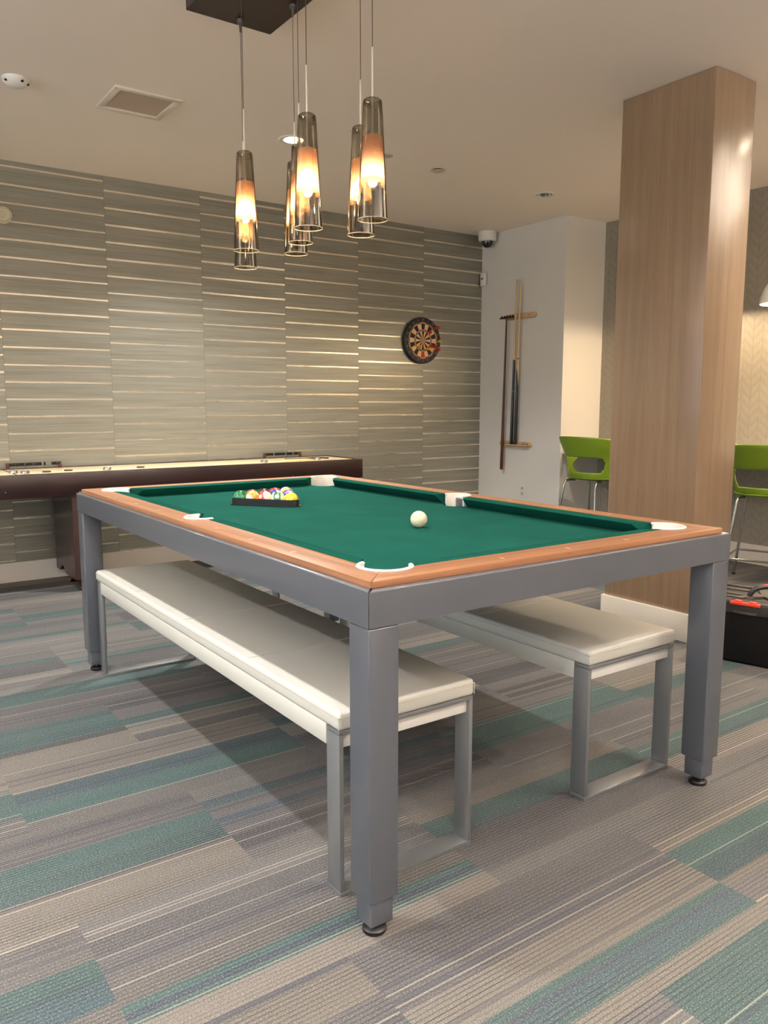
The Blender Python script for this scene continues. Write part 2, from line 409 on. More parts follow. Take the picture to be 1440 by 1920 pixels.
# left wall; its two windows are added out of view for cool fill light
WIN = [(-3.4, -1.2), (0.2, 2.6)]
bmw = box(XL-0.1, YF-0.1, 0, XL, YB+0.1, 0.7); box(XL-0.1, YF-0.1, 2.3, XL, YB+0.1, ZC+0.16, bm=bmw)
ye = [YF-0.1] + [v for w in WIN for v in w] + [YB+0.1]
for a, b in zip(ye[0::2], ye[1::2]): box(XL-0.1, a, 0.7, XL, b, 2.3, bm=bmw)
struct('wall_left', bmw, m_wall)
m_glass = mat('added_window_glass', (235,240,245), 0.02); m_glass.node_tree.nodes['Principled BSDF'].inputs['Transmission Weight'].default_value = 1.0
for i, (a, b) in enumerate(WIN):
    f = box(XL-0.08, a, 0.7, XL-0.03, b, 0.75); box(XL-0.08, a, 2.25, XL-0.03, b, 2.3, bm=f)
    for yy in (a, (a+b)/2-0.02, b-0.05): box(XL-0.08, yy, 0.75, XL-0.03, yy+0.05, 2.25, bm=f)
    struct('added_window_%d' % (i+1), f, m_base)
    ld = bpy.data.lights.new('added_window_fill', 'AREA'); ld.shape = 'RECTANGLE'; ld.size = 1.5; ld.size_y = b-a-0.1
    ld.energy = 55; ld.color = (0.72, 0.86, 1.0); lo = bpy.data.objects.new('added_window_fill', ld); COL.objects.link(lo)  # cool fill lamp added outside each window opening
    lo.location = (XL-0.12, (a+b)/2, 1.5); lo.rotation_euler = (0, -PI/2, 0)
# baseboards
struct('baseboard_back', box(XL, YB-0.014, 0, WX, YB, 0.133, 0.003), m_base)
struct('baseboard_stub', box(WX-0.014, WY-0.014, 0, WX, YB-0.014, 0.133, 0.003), m_base)
struct('baseboard_return', box(WX, WY-0.014, 0, HX-0.014, WY, 0.133, 0.003), m_base)
struct('baseboard_right', box(HX-0.014, YF, 0, HX, WY-0.014, 0.148, 0.003), m_base)

# ------------------------------------------------------------------ column
CX0, CX1, CY0, CY1 = 2.593, 2.920, 0.967, 1.496
t = thing('column', 'square wood-veneered structural column standing behind the pool table', 'column', ((CX0+CX1)/2, (CY0+CY1)/2, 0))
cb = box(-(CX1-CX0)/2, -(CY1-CY0)/2, 0.10, (CX1-CX0)/2, (CY1-CY0)/2, ZC-0.001, 0.004)
obj('cladding', cb, m_veneer, t)
bb = box(-(CX1-CX0)/2-0.014, -(CY1-CY0)/2-0.014, 0.0, (CX1-CX0)/2+0.014, (CY1-CY0)/2+0.014, 0.145, 0.003)
def scuffed():
    m = mat('scuffed_baseboard_paint', (222,212,196), 0.45); N = NT(m)
    n = N.noise(N.obj(), 26.0, 2, 0.5); N.base(N.mixc(N.mapr(n, 0.76, 0.80, 0, 0.7), rgb(222,212,196), rgb(120,108,96))); return m
obj('skirting', bb, scuffed(), t)['label'] = 'white skirting board with dark scuffs'

# ------------------------------------------------------------------ downlights
mt_trim = mat('downlight_trim', (226,220,208), 0.4)
mt_refl = mat('downlight_reflector', (190,190,190), 0.2, 1.0)
mt_off = mat('downlight_lens_off', (120,116,110), 0.3)
def downlight_meshes():
    ring = lathe([(0.058, 0.0), (0.060, -0.004), (0.085, -0.006), (0.092, 0.0)], 40)
    refl = lathe([(0.058, -0.001), (0.055, 0.03), (0.046, 0.08), (0.036, 0.10)], 40)
    lens = lathe([(0.0, 0.10), (0.036, 0.10)], 32); lit = lathe([(0.0, -0.004), (0.030, -0.002), (0.050, 0.012), (0.050, 0.02), (0.0, 0.02)], 32)
    return ring, refl, lens, lit
dl_names = {
 (1.51,3.01): 'lit recessed downlight glaring behind the middle pendant lights',
 (3.64,3.04): 'unlit recessed downlight with silver reflector near the white wall'}
gen = {}
for i, (x, y, w, c) in enumerate(DOWNLIGHTS):
    lab = dl_names.get((x, y), 'lit ceiling downlight %s, %s' % ('beyond the left photo edge' if x < -2 else 'left of the pool table' if x < 0 else 'in line with the pool table' if x < 2 else 'between the pool table and the counter',
        'near the striped wall' if y > 2 else 'level with the pool table' if y > 0 else 'just behind the camera' if y > -2 else 'far behind the camera'))
    t = thing('downlight', lab, 'ceiling light', (x, y, ZC), 0, 'recessed ceiling downlights')
    if not gen:
        a, b, cc, dd_ = downlight_meshes(); gen['lit'] = bpy.data.meshes.new('lit_lens'); dd_.to_mesh(gen['lit']); dd_.free()
        gen['r'] = obj('trim_ring', a, mt_trim, t); gen['f'] = obj('reflector', b, mt_refl, t); gen['l'] = obj('lens', cc, mt_off, t); gen['off'] = gen['l'].data
    else:
        for k in 'rfl':
            o = gen[k].copy(); COL.objects.link(o); o.parent = t
    if not w:
        for o in t.children:
            if o.name.startswith('lens'): o.data = gen['off']
    if w:
        for o in t.children:
            if o.name.startswith('lens'):
                o.data = gen['lit']; o.data.materials.clear()
                o.data.materials.append(mat('downlight_lens_'+c, (255,240,220), 0.3, emit=(tuple(int(255*v) for v in (1, 0.93, 0.82)), 40.0)))
        ld = bpy.data.lights.new('downlight_lamp', 'SPOT'); ld.energy = w*DOWN_W*9; ld.color = LCOL[c]
        ld.spot_size = math.radians(135); ld.spot_blend = 0.9; ld.shadow_soft_size = 0.045
        lo = bpy.data.objects.new('downlight_lamp', ld); COL.objects.link(lo); lo.parent = t; lo.location = (0, 0, -0.02)

t = thing('added_light_panel', 'wide glowing panel added on the ceiling near the counter, out of view', 'ceiling light', (3.95, 0.0, ZC), 0)  # added unseen panel that makes the soft highlight on the column
obj('frame', box(-0.80,-0.57,-0.02,0.80,0.57,-0.0005,0.003), m_white_pl, t)
obj('diffuser', box(-0.78,-0.55,-0.024,0.78,0.55,-0.0195,0.001), mat('added_panel_diffuser', (255,245,230), 0.4, emit=((255,236,212), 6.0)), t)
# added fill uplights, hung out of view to brighten the ceiling
for ux, uy, uw, lab in ((2.6, -2.2, 320, 'added ceiling fill uplight at the right, behind the camera'), (-2.4, -2.6, 320, 'added ceiling fill uplight at the left, behind the camera'), (0.3, -2.9, 320, 'added ceiling fill uplight in the middle, behind the camera'), (-2.7, 1.5, 130, 'added ceiling fill uplight beyond the left photo edge')):
    t = thing('fill_uplight', lab, 'ceiling light', (ux, uy, 2.42), 0, 'added fill uplights')
    obj('trough', box(-0.7, -0.05, -0.03, 0.7, 0.05, 0.0, 0.004), m_white_pl, t)
    for hx_ in (-0.6, 0.6): obj('hanger', tube([(hx_, 0, 0), (hx_, 0, ZC-2.42-0.001)], 0.003, 8), m_chrome, t)
    obj('diffuser', box(-0.68, -0.04, 0.0, 0.68, 0.04, 0.006, 0.002), mat('fill_uplight_diffuser', (255,240,225), 0.4, emit=((255,236,214), 4.0)), t)
    ld = bpy.data.lights.new('fill_uplight_lamp', 'AREA'); ld.shape = 'RECTANGLE'; ld.size = 1.3; ld.size_y = 0.07; ld.energy = uw; ld.color = (1.0, 0.92, 0.87)
    lo = bpy.data.objects.new('fill_uplight_lamp', ld); COL.objects.link(lo); lo.parent = t; lo.location = (0, 0, 0.012); lo.rotation_euler = (PI, 0, 0)

# ------------------------------------------------------------------ pool table
PT = thing('pool_table', 'grey steel pool table with green felt and wooden rails', 'pool table', (0, 0, 0))
def arc(cx, cy, r, a0, a1, n=14):
    return [(cx+r*math.cos(math.radians(a0+(a1-a0)*i/n)), cy+r*math.sin(math.radians(a0+(a1-a0)*i/n))) for i in range(n+1)]
# apron: four mitred steel beams
AW = 0.082
def apron_piece(pts): return prism(pts, ZA, ZT, bev=0.006, seg=3)
g = 0.0008
for pts in ([(g,0),(S-g,0),(S-AW,AW-g),(AW,AW-g)], [(S,g),(S,L-g),(S-AW+g,L-AW),(S-AW+g,AW)],
            [(S-g,L),(g,L),(AW,L-AW+g),(S-AW,L-AW+g)], [(0,L-g),(0,g),(AW-g,AW),(AW-g,L-AW)]):
    obj('apron', apron_piece(pts), m_steel, PT)
obj('underside_panel', box(AW, AW, ZA+0.012, S-AW, L-AW, ZA+0.03), m_black, PT)
# legs
LW = 0.079
for (sx, sy) in ((0,0),(1,0),(1,1),(0,1)):
    x0 = 0.001 if sx == 0 else S-LW-0.001; y0 = 0.001 if sy == 0 else L-LW-0.001
    leg = obj('leg', box(x0, y0, 0.092, x0+LW, y0+LW, ZA-0.0015, 0.004, 3), m_steel, PT)
    obj('leg_extension', box(x0+0.009, y0+0.009, 0.030, x0+LW-0.009, y0+LW-0.009, 0.0925, 0.003), m_steel, leg)
    obj('levelling_foot', lathe([(0,0),(0.026,0),(0.028,0.003),(0.028,0.010),(0.024,0.014),(0.010,0.018),(0.008,0.031),(0,0.031)], 28, center=(x0+LW/2, y0+LW/2, 0)), m_rubber, leg)
# wooden rails with pocket cut-outs
IN, RI, RP, PC = 0.018, 0.105, 0.066, 0.140         # inset, inner edge, pocket radius, corner pocket centre
SPX, RS = 0.112, 0.060                               # side pocket centre offset, radius
def crossing(r, d): return math.degrees(math.asin(d/r))
a_in = crossing(RP, (RI-PC))                         # angle where ring meets y = RI  (negative)
def rail_short():
    p = [(IN+g, IN), (S-IN-g, IN)]
    p += [(S-x, y) for x, y in arc(PC, PC, RP, 225, 360+a_in)]
    p += list(reversed(arc(PC, PC, RP, 225, 360+a_in)))
    return p
def rail_long():
    q = RI-SPX; aS = math.degrees(math.acos(q/RS))
    p = [(IN, L-IN-g)]
    p = [(IN, IN+g)] + [(y, x) for x, y in arc(PC, PC, RP, 225, 360+a_in)]
    p += arc(SPX, L/2, RS, 360-aS, aS)   # goes the outer way
    p += [(y, L-x) for x, y in reversed(arc(PC, PC, RP, 225, 360+a_in))] + [(IN, L-IN-g)]
    return p
def fix_side(p): return p
rs, rl = rail_short(), rail_long()
M_fx = lambda P: [(S-x, y) for x, y in P][::-1]
M_fy = lambda P: [(x, L-y) for x, y in P][::-1]
rails = [obj('rail', prism(rs, ZT+0.0005, RT, bev=0.0015), m_railx, PT), obj('rail', prism(M_fy(rs), ZT+0.0005, RT, bev=0.0015), m_railx, PT),
         obj('rail', prism(rl, ZT+0.0005, RT, bev=0.0015), m_raily, PT), obj('rail', prism(M_fx(rl), ZT+0.0005, RT, bev=0.0015), m_raily, PT)]
def lozenge(cx, cy, along):
    a, b = (0.013, 0.0035); a, b = (b, a) if along == 'y' else (b, a)
    ex, ey = (b, a) if along == 'across_y' else (a, b)
    return cx, cy, ex, ey
def inlays(parent, pts, vertical):
    for cx, cy in pts:
        bm = bmesh.new()
        ex, ey = (0.004, 0.011) if vertical else (0.011, 0.004)
        prism([(cx-ex, cy), (cx, cy-ey), (cx+ex, cy), (cx, cy+ey)], RT-0.001, RT+0.0004, bm=bm)
        obj('inlay_mark', bm, m_inlay, parent, smooth=False)
xs3 = [S*0.5-0.235, S*0.5, S*0.5+0.235]
inlays(rails[0], [(x, 0.052) for x in xs3], True); inlays(rails[1], [(x, L-0.052) for x in xs3], True)
ys6 = [0.42, 0.66, 0.90, L-0.90, L-0.66, L-0.42]
inlays(rails[2], [(0.052, y) for y in ys6], False); inlays(rails[3], [(S-0.052, y) for y in ys6], False)
# bed: one slab with bites for the pockets
def bed_outline():
    r = 0.060; e = 0.108
    dc = PC-e; a = math.degrees(math.acos(dc/r))     # angle offset for corner crossing
    rs_ = 0.056; q = math.degrees(math.acos(-(SPX-e)/rs_))
    def corner(): # centre (PC,PC): from (x=e, upper) round the inner side to (y=e)
        a1 = 180 - a; a2 = -90 + a
        return arc(PC, PC, r, a1, a2)
    c = corner()
    left_side = arc(SPX, L/2, rs_, 180-math.degrees(math.acos((SPX-e)/rs_)), -(180-math.degrees(math.acos((SPX-e)/rs_))))
    pts = []
    pts += c                                                   # near-left corner
    pts += [(S-x, y) for x, y in reversed(c)]                  # near-right
    pts += [(S-x, y) for x, y in reversed(left_side)]          # right side, going up
    pts += [(S-x, L-y) for x, y in c]
    pts += [(x, L-y) for x, y in reversed(c)]
    pts += left_side
    return pts
obj('bed', prism(bed_outline(), BED-0.03, BED), m_felt, PT)
# cushions: wedge-profile strips between the pockets
def cushion(p0, p1, inward, c0, c1):
    """p0->p1 back edge at the rail (2d), inward normal, c0/c1 how far the nose is pulled in at the ends"""
    d = (Vector(p1)-Vector(p0)); ln = d.length; d.normalize(); n = Vector(inward)
    bm = bmesh.new(); NW = 0.048
    prof = [(0.0, RT+0.0008), (0.014, RT+0.0012), (NW-0.006, RT-0.0005), (NW, RT-0.004), (NW-0.001, RT-0.007), (NW-0.032, BED+0.0002), (0.0, BED+0.0002)]
    rings = []
    for e in range(2):
        ring = []
        for (o, z) in prof:
            k = o/NW; s_ = c0*k if e == 0 else ln-c1*k
            q = Vector(p0)+d*s_+n*o; ring.append(bm.verts.new((q.x, q.y, z)))
        rings.append(ring)
    m_ = len(prof)
    for i in range(m_): bm.faces.new((rings[0][i], rings[0][(i+1)%m_], rings[1][(i+1)%m_], rings[1][i]))
    bm.faces.new(rings[0]); bm.faces.new(list(reversed(rings[1])))
    return obj('cushion', bm, m_cush, PT)
ce = PC+RP*math.cos(math.radians(a_in))+0.002; se = RS+0.010
cushion((ce, RI), (S-ce, RI), (0,1), 0.05, 0.05); cushion((ce, L-RI), (S-ce, L-RI), (0,-1), 0.05, 0.05)
for xx, nx in ((RI, 1), (S-RI, -1)):
    cushion((xx, ce), (xx, L/2-se), (nx,0), 0.05, 0.018); cushion((xx, L/2+se), (xx, L-ce), (nx,0), 0.018, 0.05)
# pocket liners
def liner(cx, cy, r, a0, a1):
    rin = r-0.009
    prof = [(rin, RT-0.075), (rin, RT+0.001), (rin+0.002, RT+0.0038), (rin+0.006, RT+0.0045), (r, RT+0.0035), (r+0.002, RT+0.0006), (r-0.0008, RT-0.0008), (r-0.0008, RT-0.075)]
    bm = lathe(prof, 36, closed=True, a0=math.radians(a0), a1=math.radians(a1), center=(cx, cy, 0))
    for aa in (a0, a1):  # rounded ends of the collar
        ca, sa = math.cos(math.radians(aa)), math.sin(math.radians(aa)); rm = (rin+r)/2
        sphere(0.0052, (cx+rm*ca, cy+rm*sa, RT+0.0002), 12, bm=bm, sz=0.8)
    po = obj('pocket_liner', bm, m_pocket, PT)
    obj('pocket_cup', lathe([(0, RT-0.078), (r-0.002, RT-0.078), (r-0.002, RT-0.072), (0, RT-0.072)], 28, center=(cx, cy, 0)), m_black, po)
for cx, cy, mid in ((PC,PC,225),(S-PC,PC,315),(S-PC,L-PC,45),(PC,L-PC,135)): liner(cx, cy, RP, mid-112, mid+112)
liner(SPX, L/2, RS, 180-100, 180+100); liner(S-SPX, L/2, RS, -100, 100)

# ------------------------------------------------------------------ balls and rack
BR = 0.0286
def ball_mat(name, col, stripe):
    m = mat(name, col, 0.08, coat=0.3); N = NT(m); x, y, z = N.xyz(N.obj())
    n = N.noise(N.obj(), 70, 4, 0.6)
    c = N.mixc(N.mapr(n, 0.42, 0.62), rgb(*col), tuple(min(1, v*1.9+0.03) for v in rgb(*col)[:3])+(1,))
    if stripe:
        c = N.mixc(N.m('GREATER_THAN', N.m('ABSOLUTE', z), 0.0145), c, rgb(236,226,196))
    d = N.m('SQRT', N.m('ADD', N.m('POWER', y, 2.0), N.m('POWER', z, 2.0)))
    c = N.mixc(N.m('LESS_THAN', d, 0.0085), c, rgb(240,232,206))
    N.base(c); return m
def make_ball(name, label, m, loc, rot=(0,0,0), cat='pool ball', group=None):
    o = obj(name, sphere(BR, n=32), m, loc=loc, rot=rot); return tag(o, label, cat, group)
make_ball('cue_ball', 'cream cue ball alone on the green felt', mat('cue_ball_cream', (238,226,190), 0.1, coat=0.3), (0.712, 0.752, BED+BR), cat='cue ball')
A, B = Vector((0.458, 1.676)), Vector((0.616, 1.462)); dv = (B-A).normalized(); nv = Vector((-dv.y, dv.x))
if nv.y < 0: nv = -nv
SP = BR*2.0+0.0003
row0 = (A+B)/2 + nv*(BR+0.006)
def rack():
    bm = bmesh.new(); zt = BED+0.029
    C = [row0-dv*SP*2, row0+dv*SP*2, row0+nv*SP*4*0.866]; cen = (C[0]+C[1]+C[2])/3
    def tri(r):
        pts = []
        for i, c in enumerate(C):
            p, q_ = C[i-1], C[(i+1)%3]
            n1 = Vector(((c-p).y, -(c-p).x)).normalized(); n2 = Vector(((q_-c).y, -(q_-c).x)).normalized()
            if (c-cen).dot(n1) < 0: n1 = -n1
            if (c-cen).dot(n2) < 0: n2 = -n2
            a1 = math.atan2(n1.y, n1.x); a2 = math.atan2(n2.y, n2.x)
            while a2 < a1-PI: a2 += 2*PI
            while a2 > a1+PI: a2 -= 2*PI
            for k in range(9): a = a1+(a2-a1)*k/8; pts.append((c.x+r*math.cos(a), c.y+r*math.sin(a)))
        return pts
    def wall(po, pi_, z0, z1):
        n = len(po)
        V = [[bm.verts.new((x, y, z)) for x, y in P] for P, z in ((po, z0), (po, z1), (pi_, z1), (pi_, z0))]
        for a, b in ((0,1),(1,2),(2,3),(3,0)):
            for i in range(n): bm.faces.new((V[a][i], V[a][(i+1)%n], V[b][(i+1)%n], V[b][i]))
    wall(tri(BR+0.005), tri(BR+0.001), BED+0.004, zt)
    wall(tri(BR+0.011), tri(BR+0.001), BED+0.0003, BED+0.004)
    return bm
tag(obj('ball_rack', rack(), m_black), 'black plastic triangle ball rack full of balls on the green felt', 'ball rack')
BALLS = [ # row 0 = nearest row, left to right
 [('green', (20,96,58), 0, 'green ball at the left front corner of the black rack'), ('pale orange', (236,150,50), 1, 'orange and cream ball second from left in the rack front row'),
  ('red', (226,60,48), 1, 'red and cream ball in the middle of the rack front row'), ('pale cream and green', (50,110,70), 1, 'cream ball with green edge, fourth in the rack front row'), ('yellow', (240,186,40), 0, 'yellow ball at the right front corner of the black rack')],
 [('brown', (150,70,30), 0, 'brown-orange ball behind the green and orange balls in the rack'), ('maroon', (120,36,34), 0, 'maroon ball behind the red ball in the rack'),
  ('purple', (66,36,92), 1, 'purple ball with white marks behind the cream and green ball'), ('blue', (46,52,140), 1, 'blue and white ball behind the yellow ball in the rack')],
 [('black', (16,16,18), 0, 'black ball in the third row of the rack, mostly hidden'), ('blue_solid', (40,60,150), 0, 'blue ball in the middle of the third row of the rack'), ('violet', (80,50,110), 0, 'violet ball in the third row of the rack, right end')],
 [('crimson', (180,40,36), 0, 'crimson ball in the fourth row of the rack'), ('amber', (220,150,50), 0, 'amber ball in the fourth row of the rack')],
 [('teal', (20,100,90), 1, 'striped teal ball at the far apex of the rack')],
]
for r, rowb in enumerate(BALLS):
    n = len(rowb)
    for i, (nm, colr, st, lab) in enumerate(rowb):
        p = row0 + dv*((i-(n-1)/2)*SP) + nv*(r*SP*0.866)
        rot = {('green'): (0.3, -1.15, 0.9), 'pale orange': (0.2, 1.2, 0.4), 'red': (1.0, 0.35, 0.2), 'pale cream and green': (1.45, 0.5, 0.9), 'purple': (0.8, 0.6, 0.5), 'blue': (0.5, 0.5, 2.1)}.get(nm, (random.uniform(-2,2), random.uniform(-2,2), random.uniform(-2,2)))
        make_ball('pool_ball', lab, ball_mat('ball_'+nm.replace(' ', '_'), colr, st), (p.x, p.y, BED+BR), rot, group='racked balls')

# ------------------------------------------------------------------ benches
def make_bench(x0, x1, y0, y1, label):
    t = thing('bench', label, 'bench', ((x0+x1)/2, (y0+y1)/2, 0), 0, 'white benches under the pool table')
    hx, hy = (x1-x0)/2, (y1-y0)/2; zf, zb, fw, th = 0.424, 0.470, 0.058, 0.012
    # cushion with rounded top edge and stitch seam, four sewn sections
    cu = bmesh.new(); n = 4; ov = 0.003
    m_ = box(-hx-ov, -hy-ov, zf, hx+ov, hy+ov, zb, 0.010, 4)
    c = obj('cushion', m_, m_leather, t)
    sm = bmesh.new()
    for k in range(1, 4):
        yy = -hy + 2*hy*k/4; tube([(-hx-ov+0.006, yy, zb-0.002), (-hx+0.01, yy, zb+0.0006), (hx-0.01, yy, zb+0.0006), (hx+ov-0.006, yy, zb-0.002)], 0.0016, 6, bm=sm)
    e = hx+ov+0.0003; f = hy+ov+0.0003; zz = zb-0.012
    for pth in ([(-e,-f,zz),(e,-f,zz)], [(e,-f,zz),(e,f,zz)], [(e,f,zz),(-e,f,zz)], [(-e,f,zz),(-e,-f,zz)]): tube(pth, 0.0011, 6, bm=sm)
    for sx in (-1, 1):
        for sy in (-1, 1): tube([(sx*(e-.001), sy*(f-.001), zf+0.004), (sx*(e-.001), sy*(f-.001), zb-0.012)], 0.0011, 6, bm=sm)
    obj('seam', sm, mat('vinyl_seam', (196,190,176), 0.6), c)
    # side skirts between the leg frames
    for sx in (-1, 1):
        xa = sx*(hx+0.002); xb = sx*(hx-0.018)
        obj('side_panel', box(min(xa,xb), -hy+fw, zf-0.050, max(xa,xb), hy-fw, zf+0.002, 0.002), m_leather, t)
    for sy in (-1, 1):
        ya, yb = sy*hy, sy*(hy-fw); ya, yb = min(ya, yb), max(ya, yb)
        fr = box(-hx, ya, 0, hx, yb, th, 0.001); box(-hx, ya, zf-th, hx, yb, zf, 0.001, bm=fr)
        box(-hx, ya, th, -hx+th, yb, zf-th, 0.001, bm=fr); box(hx-th, ya, th, hx, yb, zf-th, 0.001, bm=fr)
        obj('leg_frame', fr, m_bench_steel, t)
        yc = sy*(hy-0.012)
        obj('end_panel', box(-hx+th, min(yc, yc-sy*0.02), zf-th-0.036, hx-th, max(yc, yc-sy*0.02), zf-th, 0.001), mat('white_end_panel', (232,226,218), 0.4), t)
    return t
make_bench(0.040, 0.460, 0.186, 2.190, 'long white padded bench under the left side of the pool table')
make_bench(0.895, 1.305, 0.163, 2.190, 'long white padded bench under the right side of the pool table')

# ------------------------------------------------------------------ pendant lights over the table
CAN = thing('pendant_canopy', 'dark wooden ceiling canopy board that carries the glass pendants', 'light canopy', (0.545, 1.15, ZC))
obj('board', box(-0.18, -0.63, -0.045, 0.18, 0.63, -0.0005, 0.002), m_canopy, CAN)
m_cord = mat('pendant_cord', (74,64,56), 0.5); m_rod = mat('pendant_rod', (226,220,206), 0.35)
m_fit = mat('cord_grip', (110,104,98), 0.35, 0.8)
def smoke_glass():
    m = bpy.data.materials.new('smoked_glass'); m.use_nodes = True; t = m.node_tree; t.nodes.clear(); N = NT(m)
    tr = N.n('ShaderNodeBsdfTransparent'); gl = N.n('ShaderNodeBsdfGlossy'); mx = N.n('ShaderNodeMixShader'); out = N.n('ShaderNodeOutputMaterial')
    lw = N.n('ShaderNodeLayerWeight'); lw.inputs['Blend'].default_value = 0.35
    tint = N.mixc(lw.outputs['Facing'], rgb(182,178,164), rgb(104,99,88)); N.put(tr.inputs[0], tint)
    gl.inputs['Roughness'].default_value = 0.03; gl.inputs['Color'].default_value = (0.95, 0.9, 0.82, 1)
    N.put(mx.inputs[0], N.mapr(lw.outputs['Fresnel'], 0.0, 1.0, 0.04, 0.7)); t.links.new(tr.outputs[0], mx.inputs[1]); t.links.new(gl.outputs[0], mx.inputs[2])
    t.links.new(mx.outputs[0], out.inputs[0]); return m
def frost():
    m = bpy.data.materials.new('hammered_frosted_glass'); m.use_nodes = True; t = m.node_tree; t.nodes.clear(); N = NT(m)
    tr = N.n('ShaderNodeBsdfTransparent'); tl = N.n('ShaderNodeBsdfTranslucent'); df = N.n('ShaderNodeBsdfPrincipled')
    m1 = N.n('ShaderNodeMixShader'); m2 = N.n('ShaderNodeMixShader'); out = N.n('ShaderNodeOutputMaterial')
    x, y, z = N.xyz(N.obj())
    v = N.n('ShaderNodeTexVoronoi'); v.inputs['Scale'].default_value = 150; N.put(v.inputs['Vector'], N.obj())
    b = N.bump(v.outputs['Distance'], 0.5, 0.002)
    tr.inputs[0].default_value = rgb(255,228,204); tl.inputs[0].default_value = rgb(240,204,176); N.put(tl.inputs['Normal'], b)
    df.inputs['Base Color'].default_value = rgb(190,160,134); df.inputs['Roughness'].default_value = 0.25; N.put(df.inputs['Normal'], b)
    m1.inputs[0].default_value = 0.55; t.links.new(tr.outputs[0], m1.inputs[1]); t.links.new(tl.outputs[0], m1.inputs[2])
    m2.inputs[0].default_value = 0.2; t.links.new(m1.outputs[0], m2.inputs[1]); t.links.new(df.outputs[0], m2.inputs[2])
    t.links.new(m2.outputs[0], out.inputs[0]); return m
m_smoke, m_frost = smoke_glass(), frost()
m_rim = mat('glass_rim', (214,190,160), 0.15)
m_bulb = mat('warm_bulb', (255,214,150), 0.4, emit=((255,214,160), 40.0))
def make_pendant():
    """origin = centre of the glass bottom rim"""
    t = thing('pendant_light', 'x', 'pendant light')
    Hg = 0.345; rb, rt = 0.0455, 0.0290
    rr = lambda z: rb + (rt-rb)*min(1, z/(Hg*0.97))
    zs = [0, 0.05, 0.10, 0.16, 0.22, 0.28, 0.32, 0.335]
    prof = [(rr(z), z) for z in zs] + [(rt-0.002, 0.341), (rt-0.007, Hg)]
    g_ = obj('glass_shade', lathe(prof, 40), m_smoke, t)
    obj('glass_rim', lathe([(rb-0.0008, -0.0006), (rb+0.0012, -0.0006), (rb+0.0012, 0.0012), (rb-0.0008, 0.0012)], 40, closed=True), m_rim, g_)
    z0, z1 = 0.118, 0.240
    fp = [(rr(z0)-0.004, z0)] + [(rr(z)-0.0035, z) for z in (z0+0.004, 0.15, 0.18, 0.21, z1-0.003)] + [(rr(z1)-0.005, z1)]
    obj('frosted_sleeve', lathe(fp, 40), m_frost, t)
    obj('bulb', sphere(0.0175, (0,0,0.160), 16, sz=1.35), m_bulb, t)
    obj('socket', lathe([(0,0.18),(0.009,0.18),(0.010,0.235),(0.006,0.25),(0.0,0.25)], 16), m_rod, t)
    rod = tube([(0,0,0.25),(0,0,Hg+0.145)], 0.0030, 10); obj('rod', rod, m_rod, t)
    pin = tube([(-0.047,0,0.322),(0.047,0,0.322)], 0.0013, 6); sphere(0.0026, (-0.047,0,0.322), 8, bm=pin); sphere(0.0026, (0.047,0,0.322), 8, bm=pin)
    obj('cross_pin', pin, m_chrome, t)
    return t
PEND = [ # x, y, z centre, pin angle, label
 (0.422, 1.417, 1.921, 0.5, 'front one of the two leftmost smoky glass pendant lights'),
 (0.566, 1.727, 1.915, 0.4, 'rear one of the two leftmost glass pendants, hanging slightly lower'),
 (0.420, 0.961, 1.922, 0.4, 'large front glass pendant in the middle cluster, brightly glowing'),
 (0.608, 1.345, 1.958, 0.9, 'second glass pendant in the middle cluster, partly behind the front one'),
 (0.678, 1.506, 1.949, 1.1, 'rearmost and lowest-looking glass pendant of the middle cluster'),
 (0.511, 0.729, 1.918, 0.6, 'rightmost glass pendant, unlit, its hammered glass showing in front of its neighbour'),
 (0.627, 0.968, 1.926, 0.2, 'glass pendant just behind and left of the rightmost one')]
proto = make_pendant()
for i, (x, y, z, a, lab) in enumerate(PEND):
    t = proto if i == 0 else copy_tree(proto)
    zb = z-0.1725
    t.location = (x, y, zb); t.rotation_euler = (0, 0, a); tag(t, lab, 'pendant light', 'glass pendant lights over the pool table')
    top = 0.345+0.145; zc = ZC-0.047-zb
    obj('cord', tube([(0,0,top-0.002),(0.0015,0.001,(top+zc)/2),(0,0,zc-0.004)], 0.0013, 6), m_cord, t)
    obj('cord_grip', lathe([(0,zc-0.040),(0.004,zc-0.040),(0.006,zc-0.014),(0.013,zc-0.010),(0.014,zc-0.0005),(0,zc-0.0005)], 20), m_fit, t)
    if i == 5:
        for ch in t.children:
            if ch.name.startswith('bulb'):
                ch.data = ch.data.copy(); ch.data.materials.clear(); ch.data.materials.append(mat('bulb_off', (210,200,186), 0.3))
        continue
    ld = bpy.data.lights.new('pendant_lamp', 'POINT'); ld.energy = 2.4; ld.color = (1.0, 0.76, 0.52); ld.shadow_soft_size = 0.015
    lo = bpy.data.objects.new('pendant_lamp', ld); COL.objects.link(lo); lo.parent = t; lo.location = (0, 0, 0.125)

